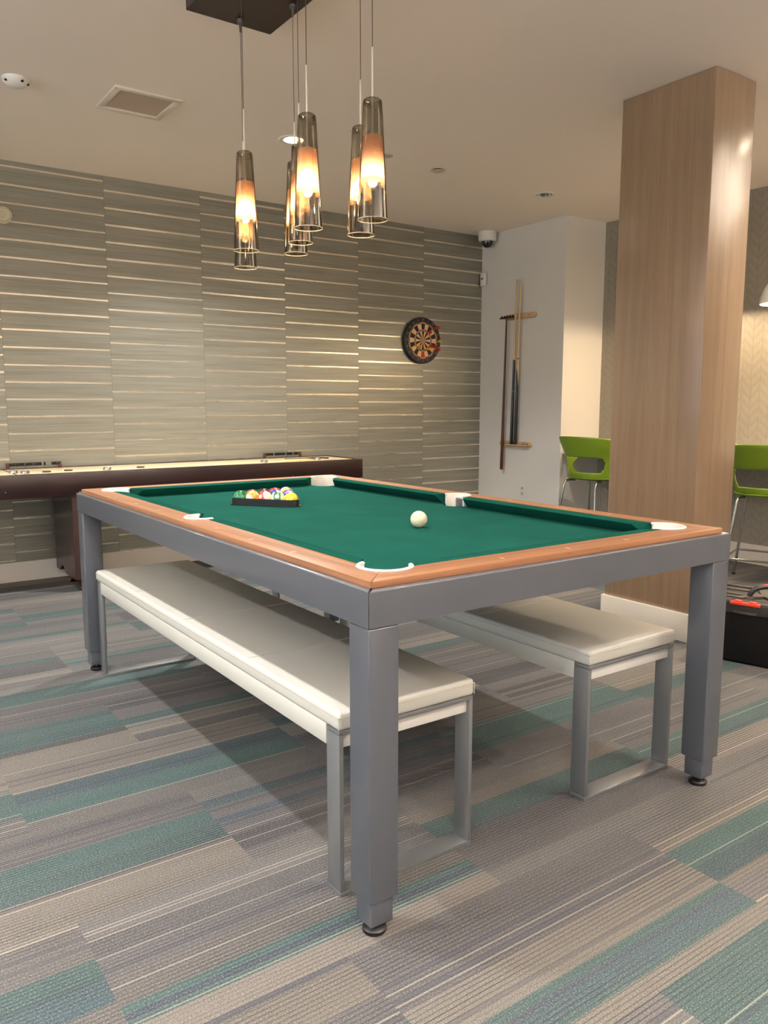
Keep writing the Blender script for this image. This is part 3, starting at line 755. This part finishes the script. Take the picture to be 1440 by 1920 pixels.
# ------------------------------------------------------------------ shuffleboard table against the back wall
SX0, SX1, SYF, SYB, SZT, SZB = -1.10, 2.550, 3.850, 4.385, 0.768, 0.622
t = thing('shuffleboard_table', 'long dark mahogany shuffleboard table against the striped wall', 'shuffleboard table', ((SX0+SX1)/2, (SYF+SYB)/2, 0))
ox, oy = (SX0+SX1)/2, (SYF+SYB)/2
def R(x0,y0,z0,x1,y1,z1,bev=0.0,bm=None): return box(x0-ox,y0-oy,z0,x1-ox,y1-oy,z1,bev,bm=bm)
cab = R(SX0,SYF,SZB,SX1,SYF+0.022,SZT,0.003); R(SX0,SYB-0.022,SZB,SX1,SYB,SZT,0.003,cab); R(SX0,SYF+0.022,SZB,SX0+0.03,SYB-0.022,SZT,0.002,cab)
R(SX1-0.03,SYF+0.022,SZB,SX1,SYB-0.022,SZT,0.002,cab); R(SX0+0.03,SYF+0.022,SZB,SX1-0.03,SYB-0.022,SZB+0.02,0,cab)
obj('cabinet', cab, m_mahog, t)
obj('playfield', R(SX0+0.033,SYF+0.030,SZB+0.021,SX1-0.033,SYB-0.030,SZT-0.005,0.001), m_maple, t)
ln = R(0.055,SYF+0.031,SZT-0.0052,0.065,SYB-0.031,SZT-0.0044); obj('foul_line', ln, m_dark, t)
for lx in (2.02, 0.362, -0.75):
    bm = bmesh.new(); a0, a1 = SYF+0.012-oy, SYB-0.02-oy
    prof = [(a0,0.078),(a0+0.26,0.078)] + [(a0+0.26+0.012*k, 0.078+0.045*math.sin(PI*k/12)) for k in range(1,12)] + [(a0+0.41,0.078),(a1,0.078),(a1,SZB),(a0,SZB)]
    prism(prof, 0, 0.155, bm=bm, mtx=Matrix(((0,0,1,lx-ox),(1,0,0,0),(0,1,0,0),(0,0,0,1))))
    lg = obj('leg', bm, m_mahogz, t, smooth=False)
    for fy in (a0+0.07, a0+0.36):
        obj('levelling_foot', lathe([(0,0),(0.036,0),(0.038,0.004),(0.030,0.012),(0.014,0.035),(0.010,0.05),(0.010,0.095),(0,0.095)], 24, center=(lx+0.075-ox, fy, 0)), m_copper, lg)
    for fz in (0.55, 0.40, 0.20):
        pass
scr = bmesh.new()
for sx_ in (0.47, 0.41, 2.0, 1.93, 1.10, -0.02):
    lathe([(0,0),(0.005,0),(0.005,0.002),(0,0.003)], 12, bm=scr) if False else join(scr, lathe([(0,0),(0.005,0),(0.004,0.002),(0,0.003)], 12), Matrix.Translation((sx_-ox, SYF-oy, SZB+0.022+0.02*(sx_*10 % 2 > 1))) @ Matrix.Rotation(PI/2, 4, 'X'))
obj('screws', scr, m_chrome, t)
def scorer(x0, x1, gaps):
    p = bmesh.new()
    for xx in (x0, x1): box(xx-0.010-ox, SYB-0.020-oy, SZT-0.001, xx+0.010-ox, SYB-0.002-oy, SZT+0.038, 0.003, bm=p)
    sc = obj('scorer', p, mat('scorer_wood', (72,30,22), 0.4), t)
    obj('rod', tube([(x0-ox, SYB-0.011-oy, SZT+0.026), (x1-ox, SYB-0.011-oy, SZT+0.026)], 0.0018, 8), m_chrome, sc)
    x = x0+0.016
    bead = None
    for c in gaps:
        if c == ' ': x += 0.012; continue
        if bead is None:
            bead = obj('bead', lathe([(0.002,-0.0065),(0.010,-0.005),(0.011,0),(0.010,0.005),(0.002,0.0065)], 14), m_cue_black, sc, rot=(0, PI/2, 0)); b = bead
        else: b = bead.copy(); COL.objects.link(b); b.parent = sc
        b.location = (x-ox, SYB-0.011-oy, SZT+0.026); x += 0.0135
scorer(0.092, 0.420, '|||||||||||||||' + ' ' + '|' + '   ' + '||||')
scorer(1.966, 2.286, '||||| ' + '||||||| ' + '|||| ' + '|||')
# pucks and things lying on the board
def puck_mesh():
    return lathe([(0,0),(0.024,0),(0.0265,0.003),(0.0265,0.013),(0.023,0.018),(0.016,0.0185),(0.014,0.0165),(0,0.0165)], 28)
zf = SZT-0.0048
PK = [(0.062,4.03,'c','leftmost chrome puck on the shuffleboard, beside the scorer'), (0.118,3.97,'c','chrome puck just right of the leftmost one on the shuffleboard'),
      (0.615,3.955,'c','single chrome puck on the left half of the shuffleboard'), (1.756,3.965,'c','chrome puck below the left end of the farther scorer'),
      (2.222,3.99,'c','chrome puck near the right end of the shuffleboard, beside the wooden paddle'),
      (0.255,4.02,'d','dark puck on the shuffleboard right of the two chrome pucks'), (0.395,4.05,'d','dark puck on the shuffleboard under the near scorer post'),
      (0.86,4.03,'d','dark puck farther along the shuffleboard toward its middle')]
pk = None
m_puckdark = mat('dark_puck', (46,26,20), 0.4)
for x, y, k, lab in PK:
    t2 = thing('puck', lab, 'puck', (x, y, zf), 0, 'shuffleboard pucks')
    h = 1.0 if k == 'c' else 0.45
    b = obj('weight', puck_mesh(), m_chrome if k == 'c' else m_puckdark, t2); b.scale = (1,1,h)
    obj('cap', lathe([(0,0.0165*h),(0.0135,0.0165*h),(0.0135,0.018*h),(0,0.0195*h)], 20), mat('puck_cap_blue', (60,70,130), 0.3) if k == 'c' else m_puckdark, t2)
pd = prism([(0,0),(0.20,0.005),(0.235,0.03),(0.22,0.075),(0.03,0.085),(-0.02,0.05)], 0, 0.012, bev=0.003)
tag(obj('wooden_paddle', pd, wood('tan_paddle_wood', (206,160,104),(222,178,124),(232,192,140),'x'), loc=(1.93, 3.955, zf)), 'flat tan wooden paddle lying at the right end of the shuffleboard', 'paddle')
br = tube(bez([(0,0,0.012),(0.10,0.0,0.012),(0.2,-0.02,0.014),(0.30,0.0,0.014),(0.36,-0.05,0.012)]), 0.006, 8)
tag(obj('dark_strap', br, mat('dark_strap', (52,32,20), 0.6), loc=(2.0, 4.10, zf+0.001-0.006)), 'thin dark strap lying behind the wooden paddle on the shuffleboard', 'strap')

# ------------------------------------------------------------------ dartboard
DX, DZ, DR = 3.553, 1.750, 0.200
t = thing('dartboard', 'round dartboard with black and cream segments on the striped wall', 'dartboard', (DX, YB, DZ))
rim = lathe([(0,0.0),(DR,0.0),(DR+0.003,0.006),(DR+0.003,0.030),(DR-0.002,0.036),(DR*0.80,0.036),(DR*0.80,0.034),(0,0.034)], 64)
FR = Matrix.Rotation(PI/2, 4, 'X')
bmesh.ops.transform(rim, matrix=FR, verts=rim.verts); obj('backing', rim, mat('dartboard_black', (18,15,16), 0.5), t)
def sectors(rs, idxf, z):
    bm = bmesh.new()
    for s in range(20):
        a = math.radians(90-9-18*s)
        for r0, r1, mfun in rs:
            vs = []
            for k in range(4): vs.append((r0, a+math.radians(18)*k/3))
            P = [(r*math.cos(b), r*math.sin(b)) for r, b in vs] + [(r1*math.cos(a+math.radians(18)*k/3), r1*math.sin(a+math.radians(18)*k/3)) for k in (3,2,1,0)]
            f = bm.faces.new([bm.verts.new((x, -z, y)) for x, y in P]); f.material_index = mfun(s)
    return bm
mb = [mat('segment_black', (30,18,18), 0.6), mat('segment_cream', (232,190,138), 0.6), mat('segment_red', (176,44,34), 0.6), mat('segment_green', (70,84,52), 0.6), mat('segment_pink', (196,128,104), 0.6)]
ev = lambda s: 0 if s % 2 == 0 else 1
def mainf(s): return 2 if s == 10 else ev(s)
rng = lambda s: 4 if s % 2 == 0 else 3
dr = DR*0.80
bm = sectors([(0.016, dr*0.52, ev), (dr*0.52, dr*0.60, rng), (dr*0.60, dr*0.92, mainf), (dr*0.92, dr, rng)], None, 0.0365)
obj('segments', bm, mb, t, smooth=False)
wires = bmesh.new()
for s in range(20):
    a = math.radians(90-9-18*s); tube([(0.016*math.cos(a), -0.0370, 0.016*math.sin(a)), (dr*1.03*math.cos(a), -0.0370, dr*1.03*math.sin(a))], 0.0006, 4, bm=wires)
for rr_ in (0.016, dr*0.52, dr*0.60, dr*0.92, dr): tube([(rr_*math.cos(2*PI*k/48), -0.0370, rr_*math.sin(2*PI*k/48)) for k in range(49)], 0.0007, 4, bm=wires)
obj('wires', wires, mat('dart_wire', (190,170,140), 0.3, 0.9), t)
be = lathe([(0,0.0365),(0.007,0.0375),(0.016,0.0365)], 24); bmesh.ops.transform(be, matrix=FR, verts=be.verts); obj('bullseye', be, mb[4], t)
# number ring
def text_mesh(s, size, m, parent, loc, rot, name='number'):
    cu = bpy.data.curves.new('txt', 'FONT'); cu.body = s; cu.size = size; cu.align_x = 'CENTER'; cu.align_y = 'CENTER'; cu.extrude = 0.0004
    to = bpy.data.objects.new('txt', cu); COL.objects.link(to); dg = bpy.context.evaluated_depsgraph_get()
    me = bpy.data.meshes.new_from_object(to.evaluated_get(dg)); bpy.data.objects.remove(to)
    o = bpy.data.objects.new(name, me); COL.objects.link(o); me.materials.append(m); o.parent = parent; o.location = loc; o.rotation_euler = rot; return o
for s, nn in enumerate((20,1,18,4,13,6,10,15,2,17,3,19,7,16,8,11,14,9,12,5)):
    a = math.radians(90-18*s); r_ = DR*0.895
    text_mesh(str(nn), 0.026, mat('dartboard_number', (140,128,116), 0.6), t, (r_*math.cos(a), -0.0368, r_*math.sin(a)), (PI/2, 0, 0))
def dart(px, pz, colname, m, label, tilt):
    d = thing('dart', label, 'dart', (DX+px, YB-0.030, DZ+pz), 0, 'darts stuck in the dartboard')
    d.rotation_euler = (tilt[0], 0, tilt[1])
    obj('barrel', tube([(0,0.004,0),(0,-0.012,0),(0,-0.02,0),(0,-0.045,0),(0,-0.06,0)], [0.0008,0.001,0.0035,0.0035,0.002], 8), m_chrome if colname == 'x' else m, d)
    fl = bmesh.new()
    for k in range(4):
        M = Matrix.Rotation(k*PI/2+PI/4, 4, 'Y')
        box(0.0005, -0.085, -0.0005, 0.017, -0.055, 0.0005, bm=fl, mtx=M)
    obj('flight', fl, m, d)
m_dr, m_dy = mat('dart_red', (206,36,26), 0.5), mat('dart_yellow', (232,180,30), 0.5)
for px, pz, c, lab in ((0.150,0.105,'r','red dart stuck in the upper right rim of the dartboard'), (0.060,0.065,'r','red dart stuck just above and right of the bullseye'),
    (0.075,-0.065,'r','red dart in the lower right of the board, leftmost of three'), (0.120,-0.070,'r','middle one of three red darts in the lower right of the board'),
    (0.160,-0.085,'r','red dart at the lower right edge of the dartboard'), (0.185,-0.015,'y','yellow dart sticking out past the right edge of the dartboard'),
    (-0.055,-0.065,'y','yellow dart stuck below and left of the bullseye'), (0.035,-0.085,'y','yellow dart stuck straight below the bullseye')):
    dart(px-0.03, pz+0.01, c, m_dr if c == 'r' else m_dy, lab, (random.uniform(-0.12, 0.12), random.uniform(-0.1, 0.1)))

# ------------------------------------------------------------------ cue rack, cues, bridge
t = thing('cue_rack', 'pale wooden two-bar wall rack holding the cues on the white wall', 'cue rack', (WX, 3.9, 1.4))
def rack_bar(y0, y1, z, dz):
    bm = bmesh.new(); r = 0.024; n = 10
    pts = [(y1-3.9+r*math.sin(PI*k/n)-r, r*math.cos(PI*k/n)) for k in range(n+1)] + [(y0-3.9+r-r*math.sin(PI*k/n), -r*math.cos(PI*k/n)) for k in range(n+1)]
    M = Matrix.Translation((0, 0, z-1.4)) @ Matrix(((0,0,-1,0),(1,0,0,0),(0,1,0,0),(0,0,0,1)))
    prism(pts, 0.0, 0.022, bm=bm, bev=0.003, mtx=M)
    return bm
ub = rack_bar(3.700, 4.080, 1.963, 0); obj('bar', ub, m_rackwood, t)
lb = rack_bar(3.722, 4.118, 0.832, 0); box(-0.055, 3.75-3.9, 0.815-1.4, -0.020, 4.02-3.9, 0.828-1.4, 0.003, bm=lb); obj('bar', lb, m_rackwood, t)
hd = bmesh.new()
for yy, zz in ((3.76,0.832),(3.93,0.832),(3.77,1.963)):
    join(hd, lathe([(0,0),(0.005,0),(0.004,0.002),(0,0.002)], 10), Matrix.Translation((-0.022, yy-3.9, zz-1.4)) @ Matrix.Rotation(-PI/2, 4, 'Y'))
obj('screws', hd, m_dark, t)
XC = WX-0.040
def cue(pt, pb, zj, labels, taper):
    (yt, zt_), (yb, zb_) = pt, pb
    d = thing('cue_stick', labels, 'pool cue', (XC, yb, zb_), 0, 'cues in the wall rack')
    P = lambda f: (0, (yt-yb)*f, (zt_-zb_)*f)
    if taper == 'black':
        obj('butt', tube([P(0),P(0.2),P(zj)], [0.0145,0.0135,0.0105], 14), m_cue_black, d)
        obj('shaft', tube([P(zj),P(0.985)], [0.0100,0.0062], 14), mat('cue_maple', (206,176,132), 0.3), d)
    else:
        # black points running into pale maple
        m = mat('cue_points', (200,166,118), 0.25); N = NT(m); x, y, z = N.xyz(N.obj())
        ang = N.m('ABSOLUTE', N.m('SINE', N.m('MULTIPLY', N.m('ARCTAN2', y, x), 2.0)))
        hgt = N.m('ADD', 0.52, N.m('MULTIPLY', ang, 0.16)); N.base(N.mixc(N.m('LESS_THAN', z, hgt), rgb(204,170,122), rgb(10,10,11)))
        obj('butt', tube([P(0),P(0.2),P(zj)], [0.0145,0.0135,0.0105], 14), m, d)
        obj('joint', tube([P(zj),P(zj+0.006)], 0.0108, 14), m_black, d)
        obj('shaft', tube([P(zj+0.006),P(0.985)], [0.0102,0.0064], 14), mat('cue_maple', (206,176,132), 0.3), d)
    obj('tip', tube([P(0.985),P(1.0)], [0.0064,0.0060], 12), mat('cue_ferrule', (170,190,190), 0.5), d)
cue((3.915,2.280), (3.945,0.828), 0.52, 'left pool cue in the wall rack, with a plain black butt', 'black')
cue((3.868,2.272), (3.895,0.828), 0.525, 'right pool cue in the wall rack, with black points in pale wood', 'points')
d = thing('bridge_stick', 'dark brown mechanical bridge stick hanging left of the cues', 'bridge stick', (XC-0.008, 4.058, 0.590))
obj('shaft', tube([(0,0,0.0),(0,0,0.01),(0,-0.010,0.45),(0,-0.030,1.37)], [0.011,0.0150,0.0125,0.0075], 14), wood('bridge_wood', (64,26,14),(84,36,20),(98,46,26),'z'), d)
hb = box(-0.006, -0.12, 1.360, 0.006, 0.055, 1.374, 0.003)
for k in range(5): box(-0.006, -0.11+0.034*k, 1.374, 0.006, -0.10+0.034*k, 1.384, bm=hb)
obj('bridge_head', hb, m_black, d)
for i, (yy, lab) in enumerate(((3.795, 'left small chalk cube on the lower cue rack bar'), (3.765, 'right small chalk cube on the lower cue rack bar'))):
    ck = obj('chalk_cube', box(-0.009,-0.009,0,0.009,0.009,0.017,0.001), mat('chalk_wrap', (150,140,140), 0.8), loc=(WX-0.040, yy, 0.8285)); tag(ck, lab, 'chalk', 'chalk on the cue rack')

# ------------------------------------------------------------------ wall and ceiling devices
t = thing('wall_outlet', 'white electrical outlet low on the white wall below the cues', 'outlet', (WX, 3.825, 0.410))
obj('cover_plate', box(-0.006,-0.038,-0.060,0,0.038,0.060,0.002), m_white_pl, t)
for zz in (-0.024, 0.024):
    sk = obj('socket', box(-0.0085,-0.018,zz-0.015,-0.005,0.018,zz+0.015,0.002), mat('socket_face', (196,190,178), 0.4), t)
    sl = box(-0.0090,-0.008,zz-0.004,-0.0082,-0.005,zz+0.006); box(-0.0090,0.005,zz-0.004,-0.0082,0.008,zz+0.006, bm=sl); obj('slots', sl, m_dark, sk)
t = thing('security_camera', 'white dome security camera hanging in the ceiling corner', 'security camera', (4.180, 4.250, ZC))
obj('housing', lathe([(0,-0.0005),(0.082,-0.0005),(0.084,-0.006),(0.080,-0.075),(0.072,-0.084),(0.050,-0.086)], 40), m_white_pl, t)
obj('dome', lathe([(0.054,-0.084)] + [(0.054*math.cos(a*PI/18), -0.086-0.056*math.sin(a*PI/18)) for a in range(0, 10)], 32), mat('tinted_dome', (10,10,12), 0.05, coat=1.0), t)
t = thing('motion_sensor', 'small white motion sensor fixed in the room corner', 'motion sensor', (WX-0.002, YB-0.045, 2.335))
obj('housing', box(-0.034,-0.035,-0.062,0.0,0.035,0.062,0.012,3), m_white_pl, t)
obj('lens', box(-0.040,-0.012,0.000,-0.032,0.012,0.012,0.003), m_black, t)
t = thing('ceiling_vent', 'white square ceiling vent panel near the left wall', 'vent', (0.573, 2.951, ZC))
fr = bmesh.new(); a, b = 0.172, 0.138
for q in ((-a,-a,a,-b),(-a,b,a,a),(-a,-b,-b,b),(b,-b,a,b)): box(q[0],q[1],-0.012,q[2],q[3],-0.0003,0.002,bm=fr)
obj('frame', fr, mat('vent_paint', (222,210,196), 0.5), t)
obj('panel', box(-b,-b,-0.004,b,b,-0.0003), mat('vent_mesh', (186,168,150), 0.7), t)
t = thing('smoke_detector', 'white round smoke alarm with dark openings at the left of the ceiling', 'smoke alarm', (-0.010, 2.985, ZC))
obj('housing', lathe([(0,-0.040),(0.020,-0.040),(0.042,-0.034),(0.058,-0.018),(0.062,-0.0005),(0,-0.0005)], 40), m_white_pl, t)
vt = bmesh.new()
for a in (-2.7, -1.2, -0.3): sphere(0.008, (0.052*math.cos(a), 0.052*math.sin(a), -0.022), 12, bm=vt, sz=0.7)
obj('sensor_opening', vt, m_dark, t)
t = thing('sprinkler_cover', 'small flat round sprinkler cap on the ceiling left of the downlight', 'sprinkler', (2.590, 2.998, ZC))
obj('cap', lathe([(0,-0.012),(0.040,-0.012),(0.042,-0.010),(0.042,-0.008),(0,-0.008)], 32), mat('sprinkler_cap_paint', (196,180,156), 0.6), t)
obj('stem', lathe([(0.030,-0.008),(0.030,-0.0005)], 24), m_dark, t)
t = thing('sprinkler_cover', 'faint round ceiling cap just right of the rightmost pendant', 'sprinkler', (2.13, 2.94, ZC))
obj('cap', lathe([(0,-0.006),(0.040,-0.006),(0.042,-0.003),(0.042,-0.0005),(0,-0.0005)], 32), mat('sprinkler_cap_paint2', (190,176,156), 0.6), t)
t = thing('fire_strobe', 'round cream alarm device on the striped wall at the left edge', 'alarm device', (0.165, YB, 2.392))
rd = lathe([(0,0.02),(0.020,0.020),(0.024,0.028),(0.036,0.030),(0.042,0.022),(0.048,0.026),(0.052,0.016),(0.054,0.0),(0,0)], 36); bmesh.ops.transform(rd, matrix=FR, verts=rd.verts)
obj('housing', rd, mat('cream_plastic', (206,196,168), 0.45), t)

# ------------------------------------------------------------------ bar counter along the right wall, stools, dome pendants
t = thing('bar_counter', 'narrow white counter shelf fixed along the chevron wall', 'counter', (HX-0.001, 1.2, 0.78))
obj('worktop', box(4.305-HX, -1.8-1.2, -0.012, 0, WY-0.002-1.2, 0.018, 0.003), m_counter, t)
for yy in (-1.5, 0.1, 3.2): 
    bk = box(-0.38, yy-1.2-0.02, -0.04, 0, yy-1.2+0.02, -0.0125, 0.002); box(-0.02, yy-1.2-0.02, -0.30, 0, yy-1.2+0.02, -0.04, 0.002, bm=bk)
    obj('bracket', bk, m_bench_steel, t)
def make_stool():
    """origin on the floor under the seat centre, facing +x"""
    t = thing('counter_stool', 'x', 'stool')
    ZS = 0.605
    def smoothstep(a, b, x): x = max(0, min(1, (x-a)/(b-a))); return x*x*(3-2*x)
    # shell: angular band around the back (u from -118 to 118 deg around -x) from seat rim to top
    bm = bmesh.new(); NU, NV = 40, 14; G = [[None]*(NV+1) for _ in range(NU+1)]
    for i in range(NU+1):
        f = -1+2*i/NU; af = abs(f)
        for j in range(NV+1):
            v = j/NV
            pinch = math.exp(-((v-0.26)/0.17)**2)
            uo = 108 - 26*pinch + 6*v; ui = 62 - 4*pinch
            ang = (af/0.5)*ui if af <= 0.5 else ui+(uo-ui)*(af-0.5)/0.5
            top = 0.940 - 0.050*(ang/110)**2
            z = ZS+0.004 + (top-ZS-0.004)*v
            R = 0.186 + 0.055*v + 0.03*smoothstep(0.4, 1.0, v)
            uu = math.radians(ang)*(1 if f > 0 else -1)
            G[i][j] = bm.verts.new((-R*math.cos(uu)+0.015, R*math.sin(uu)*1.08, z))
    for i in range(NU):
        for j in range(NV):
            if NU*0.25 <= i < NU*0.75 and 2 <= j < 7 and not (i in (NU//4, NU*3//4-1) and j in (2, 6)): continue
            bm.faces.new((G[i][j], G[i+1][j], G[i+1][j+1], G[i][j+1]))
    o = obj('backrest', bm, m_green, t); s = o.modifiers.new('t', 'SOLIDIFY'); s.thickness = 0.007; s.offset = 0
    o.modifiers.new('s', 'SUBSURF').levels = 1; o.modifiers['s'].render_levels = 1
    # seat
    bm = bmesh.new(); n = 40; rings = []
    def outline(a):
        c, s_ = math.cos(a), math.sin(a); k = 2.6
        r = (abs(c)**k + abs(s_)**k)**(-1/k); return c*r*(0.215 if c > 0 else 0.190), s_*r*0.208
    for f, dz in ((0.02, -0.016), (0.35, -0.015), (0.7, -0.008), (0.9, 0.002), (1.0, 0.010)):
        rings.append([bm.verts.new((outline(2*PI*k/n)[0]*f+0.015, outline(2*PI*k/n)[1]*f, ZS+dz - (0.018*max(0, math.cos(2*PI*k/n))**2 if f > 0.85 else 0))) for k in range(n)])
    for a, b in zip(rings, rings[1:]):
        for k in range(n): bm.faces.new((a[k], a[(k+1)%n], b[(k+1)%n], b[k]))
    bm.faces.new(rings[0])
    o = obj('seat', bm, m_green, t); s = o.modifiers.new('t', 'SOLIDIFY'); s.thickness = 0.010; s.offset = -1
    o.modifiers.new('s', 'SUBSURF').levels = 1; o.modifiers['s'].render_levels = 1
    for sx in (-1, 1):
        for sy in (-1, 1):
            P = [(sx*0.06, sy*0.13, ZS-0.026), (sx*0.125, sy*0.150, ZS-0.026), (sx*0.150, sy*0.160, ZS-0.05), (sx*0.165, sy*0.168, ZS-0.14), (sx*0.225, sy*0.225, 0.012)]
            lg = obj('leg', tube(bez(P, 5), 0.0095, 12), m_chrome, t)
            obj('glide', lathe([(0,0),(0.012,0),(0.012,0.014),(0,0.014)], 14, center=(sx*0.225, sy*0.225, 0)), m_rubber, lg)
    k = 0.2065; fz = 0.185
    obj('footrest', tube(bez([(-k,-k,fz),(k,-k,fz),(k,k,fz),(-k,k,fz),(-k,-k,fz)], 1), 0.0075, 10), m_chrome, t)
    return t
s1 = make_stool()
s2 = copy_tree(s1)
s1.location = (4.165, 2.935, 0); tag(s1, 'lime green counter stool between the white wall and the column', 'stool', 'green stools at the counter')
s2.location = (4.165, 1.47, 0); s2.rotation_euler = (0, 0, math.radians(20)); tag(s2, 'lime green counter stool right of the column, at the photo edge', 'stool', 'green stools at the counter')
m_domein = mat('dome_white_enamel', (232,228,220), 0.35)
def make_dome():
    t = thing('dome_pendant', 'x', 'pendant light')
    pr = [(0.185*math.sin(a), 0.20*math.cos(a)) for a in [PI/2*k/14 for k in range(1, 15)]]
    prof = [(0.02, 0.215)] + pr[1:] + [(0.188, -0.004), (0.181, -0.004)] + [(r-0.005, z-0.006) for r, z in reversed(pr[1:])] + [(0.02, 0.205)]
    obj('shade', lathe(prof, 48), m_domein, t)
    obj('cap', lathe([(0,0.24),(0.022,0.238),(0.026,0.20),(0,0.20)], 20), m_chrome, t)
    obj('bulb', sphere(0.03, (0,0,0.045), 18), mat('dome_bulb', (255,225,180), 0.4, emit=((255,212,150), 60.0)), t)
    obj('socket', lathe([(0,0.20),(0.016,0.20),(0.016,0.06),(0,0.06)], 16), m_white_pl, t)
    return t
d1 = make_dome(); d2 = copy_tree(d1)
for dd, yy, lab in ((d1, 1.570, 'white metal dome pendant over the counter at the right edge'), (d2, 2.42, 'white metal dome pendant over the counter hidden behind the column')):
    dd.location = (4.46, yy, 1.862); tag(dd, lab, 'pendant light', 'white dome pendants over the counter')
    obj('cord', tube([(0,0,0.235),(0,0,ZC-1.862-0.02)], 0.003, 6), m_cord, dd)
    obj('ceiling_rose', lathe([(0,ZC-1.862-0.022),(0.05,ZC-1.862-0.02),(0.052,ZC-1.862-0.0005),(0,ZC-1.862-0.0005)], 24), m_white_pl, dd)
    ld = bpy.data.lights.new('dome_lamp', 'POINT'); ld.energy = 27; ld.color = (1.0, 0.76, 0.50); ld.shadow_soft_size = 0.03
    lo = bpy.data.objects.new('dome_lamp', ld); COL.objects.link(lo); lo.parent = dd; lo.location = (0, 0, 0.008)

# ------------------------------------------------------------------ tool case
t = thing('tool_case', 'black plastic tool case with red latch on the carpet behind the table leg', 'tool case', (2.475, 0.655, 0), math.radians(-90+14))
# local x runs along the front (toward the camera right), y goes away from the viewer
BW, BD, BH = 0.60, 0.36, 0.245
t.rotation_euler = (0, 0, math.radians(-76))
body = box(-0.16, 0.012, 0.002, BW-0.16, BD, BH, 0.012, 3)
obj('body', body, mat('case_black', (4,4,4), 0.6, spec=0.2), t)
lid = box(-0.165, 0.0, BH-0.012, BW-0.155, BD+0.005, 0.296, 0.010, 3)
lo_ = obj('lid', lid, mat('case_lid_black', (40,37,34), 0.5, noise=(0.2, 30, 0.1)), t)
rb = bmesh.new()
for (xa, ya, xb, yb) in ((-0.14,0.06,0.02,0.075),(-0.14,0.12,0.0,0.135),(-0.14,0.22,0.0,0.235),(-0.14,0.30,0.02,0.315),(0.22,0.06,0.40,0.075),(0.24,0.12,0.40,0.135),(0.24,0.22,0.40,0.235),(0.22,0.30,0.40,0.315)):
    box(xa, ya, 0.294, xb, yb, 0.304, 0.003, bm=rb)
prism([(0.02,0.05),(0.09,0.13),(0.16,0.05),(0.20,0.05),(0.12,0.17),(0.20,0.31),(0.16,0.31),(0.10,0.22),(0.04,0.31),(0.0,0.31),(0.07,0.17),(-0.02,0.05)], 0.294, 0.306, bm=rb, bev=0.003)
obj('raised_ribs', rb, mat('case_rib_lit', (70,64,58), 0.5), lo_)  # lit tan tone of the ribs is put into their colour
hn = tube(bez([(0.03,0.10,0.30),(0.05,0.105,0.335),(0.09,0.13,0.352),(0.16,0.19,0.352),(0.20,0.22,0.335),(0.215,0.225,0.30)], 5), 0.012, 10)
obj('handle', hn, mat('case_handle', (34,32,31), 0.4), t)
obj('handle_grip_strip', box(-0.05,-0.006,0.0,0.05,0.006,0.004,0.001), m_red, t, loc=(0.125,0.155,0.360), rot=(0,0,0.7))
lt = box(-0.020, -0.010, 0.280, 0.112, 0.010, 0.294, 0.003, 3); box(-0.002, -0.006, 0.288, 0.030, 0.020, 0.301, 0.003, bm=lt); box(0.062, -0.006, 0.288, 0.094, 0.020, 0.301, 0.003, bm=lt)
obj('latch', lt, m_red, t)['label'] = 'orange-red front latch'
obj('grip_recess', box(-0.005, -0.006, 0.238, 0.100, 0.02, 0.252, 0.004), mat('case_recess', (52,48,45), 0.6), t)
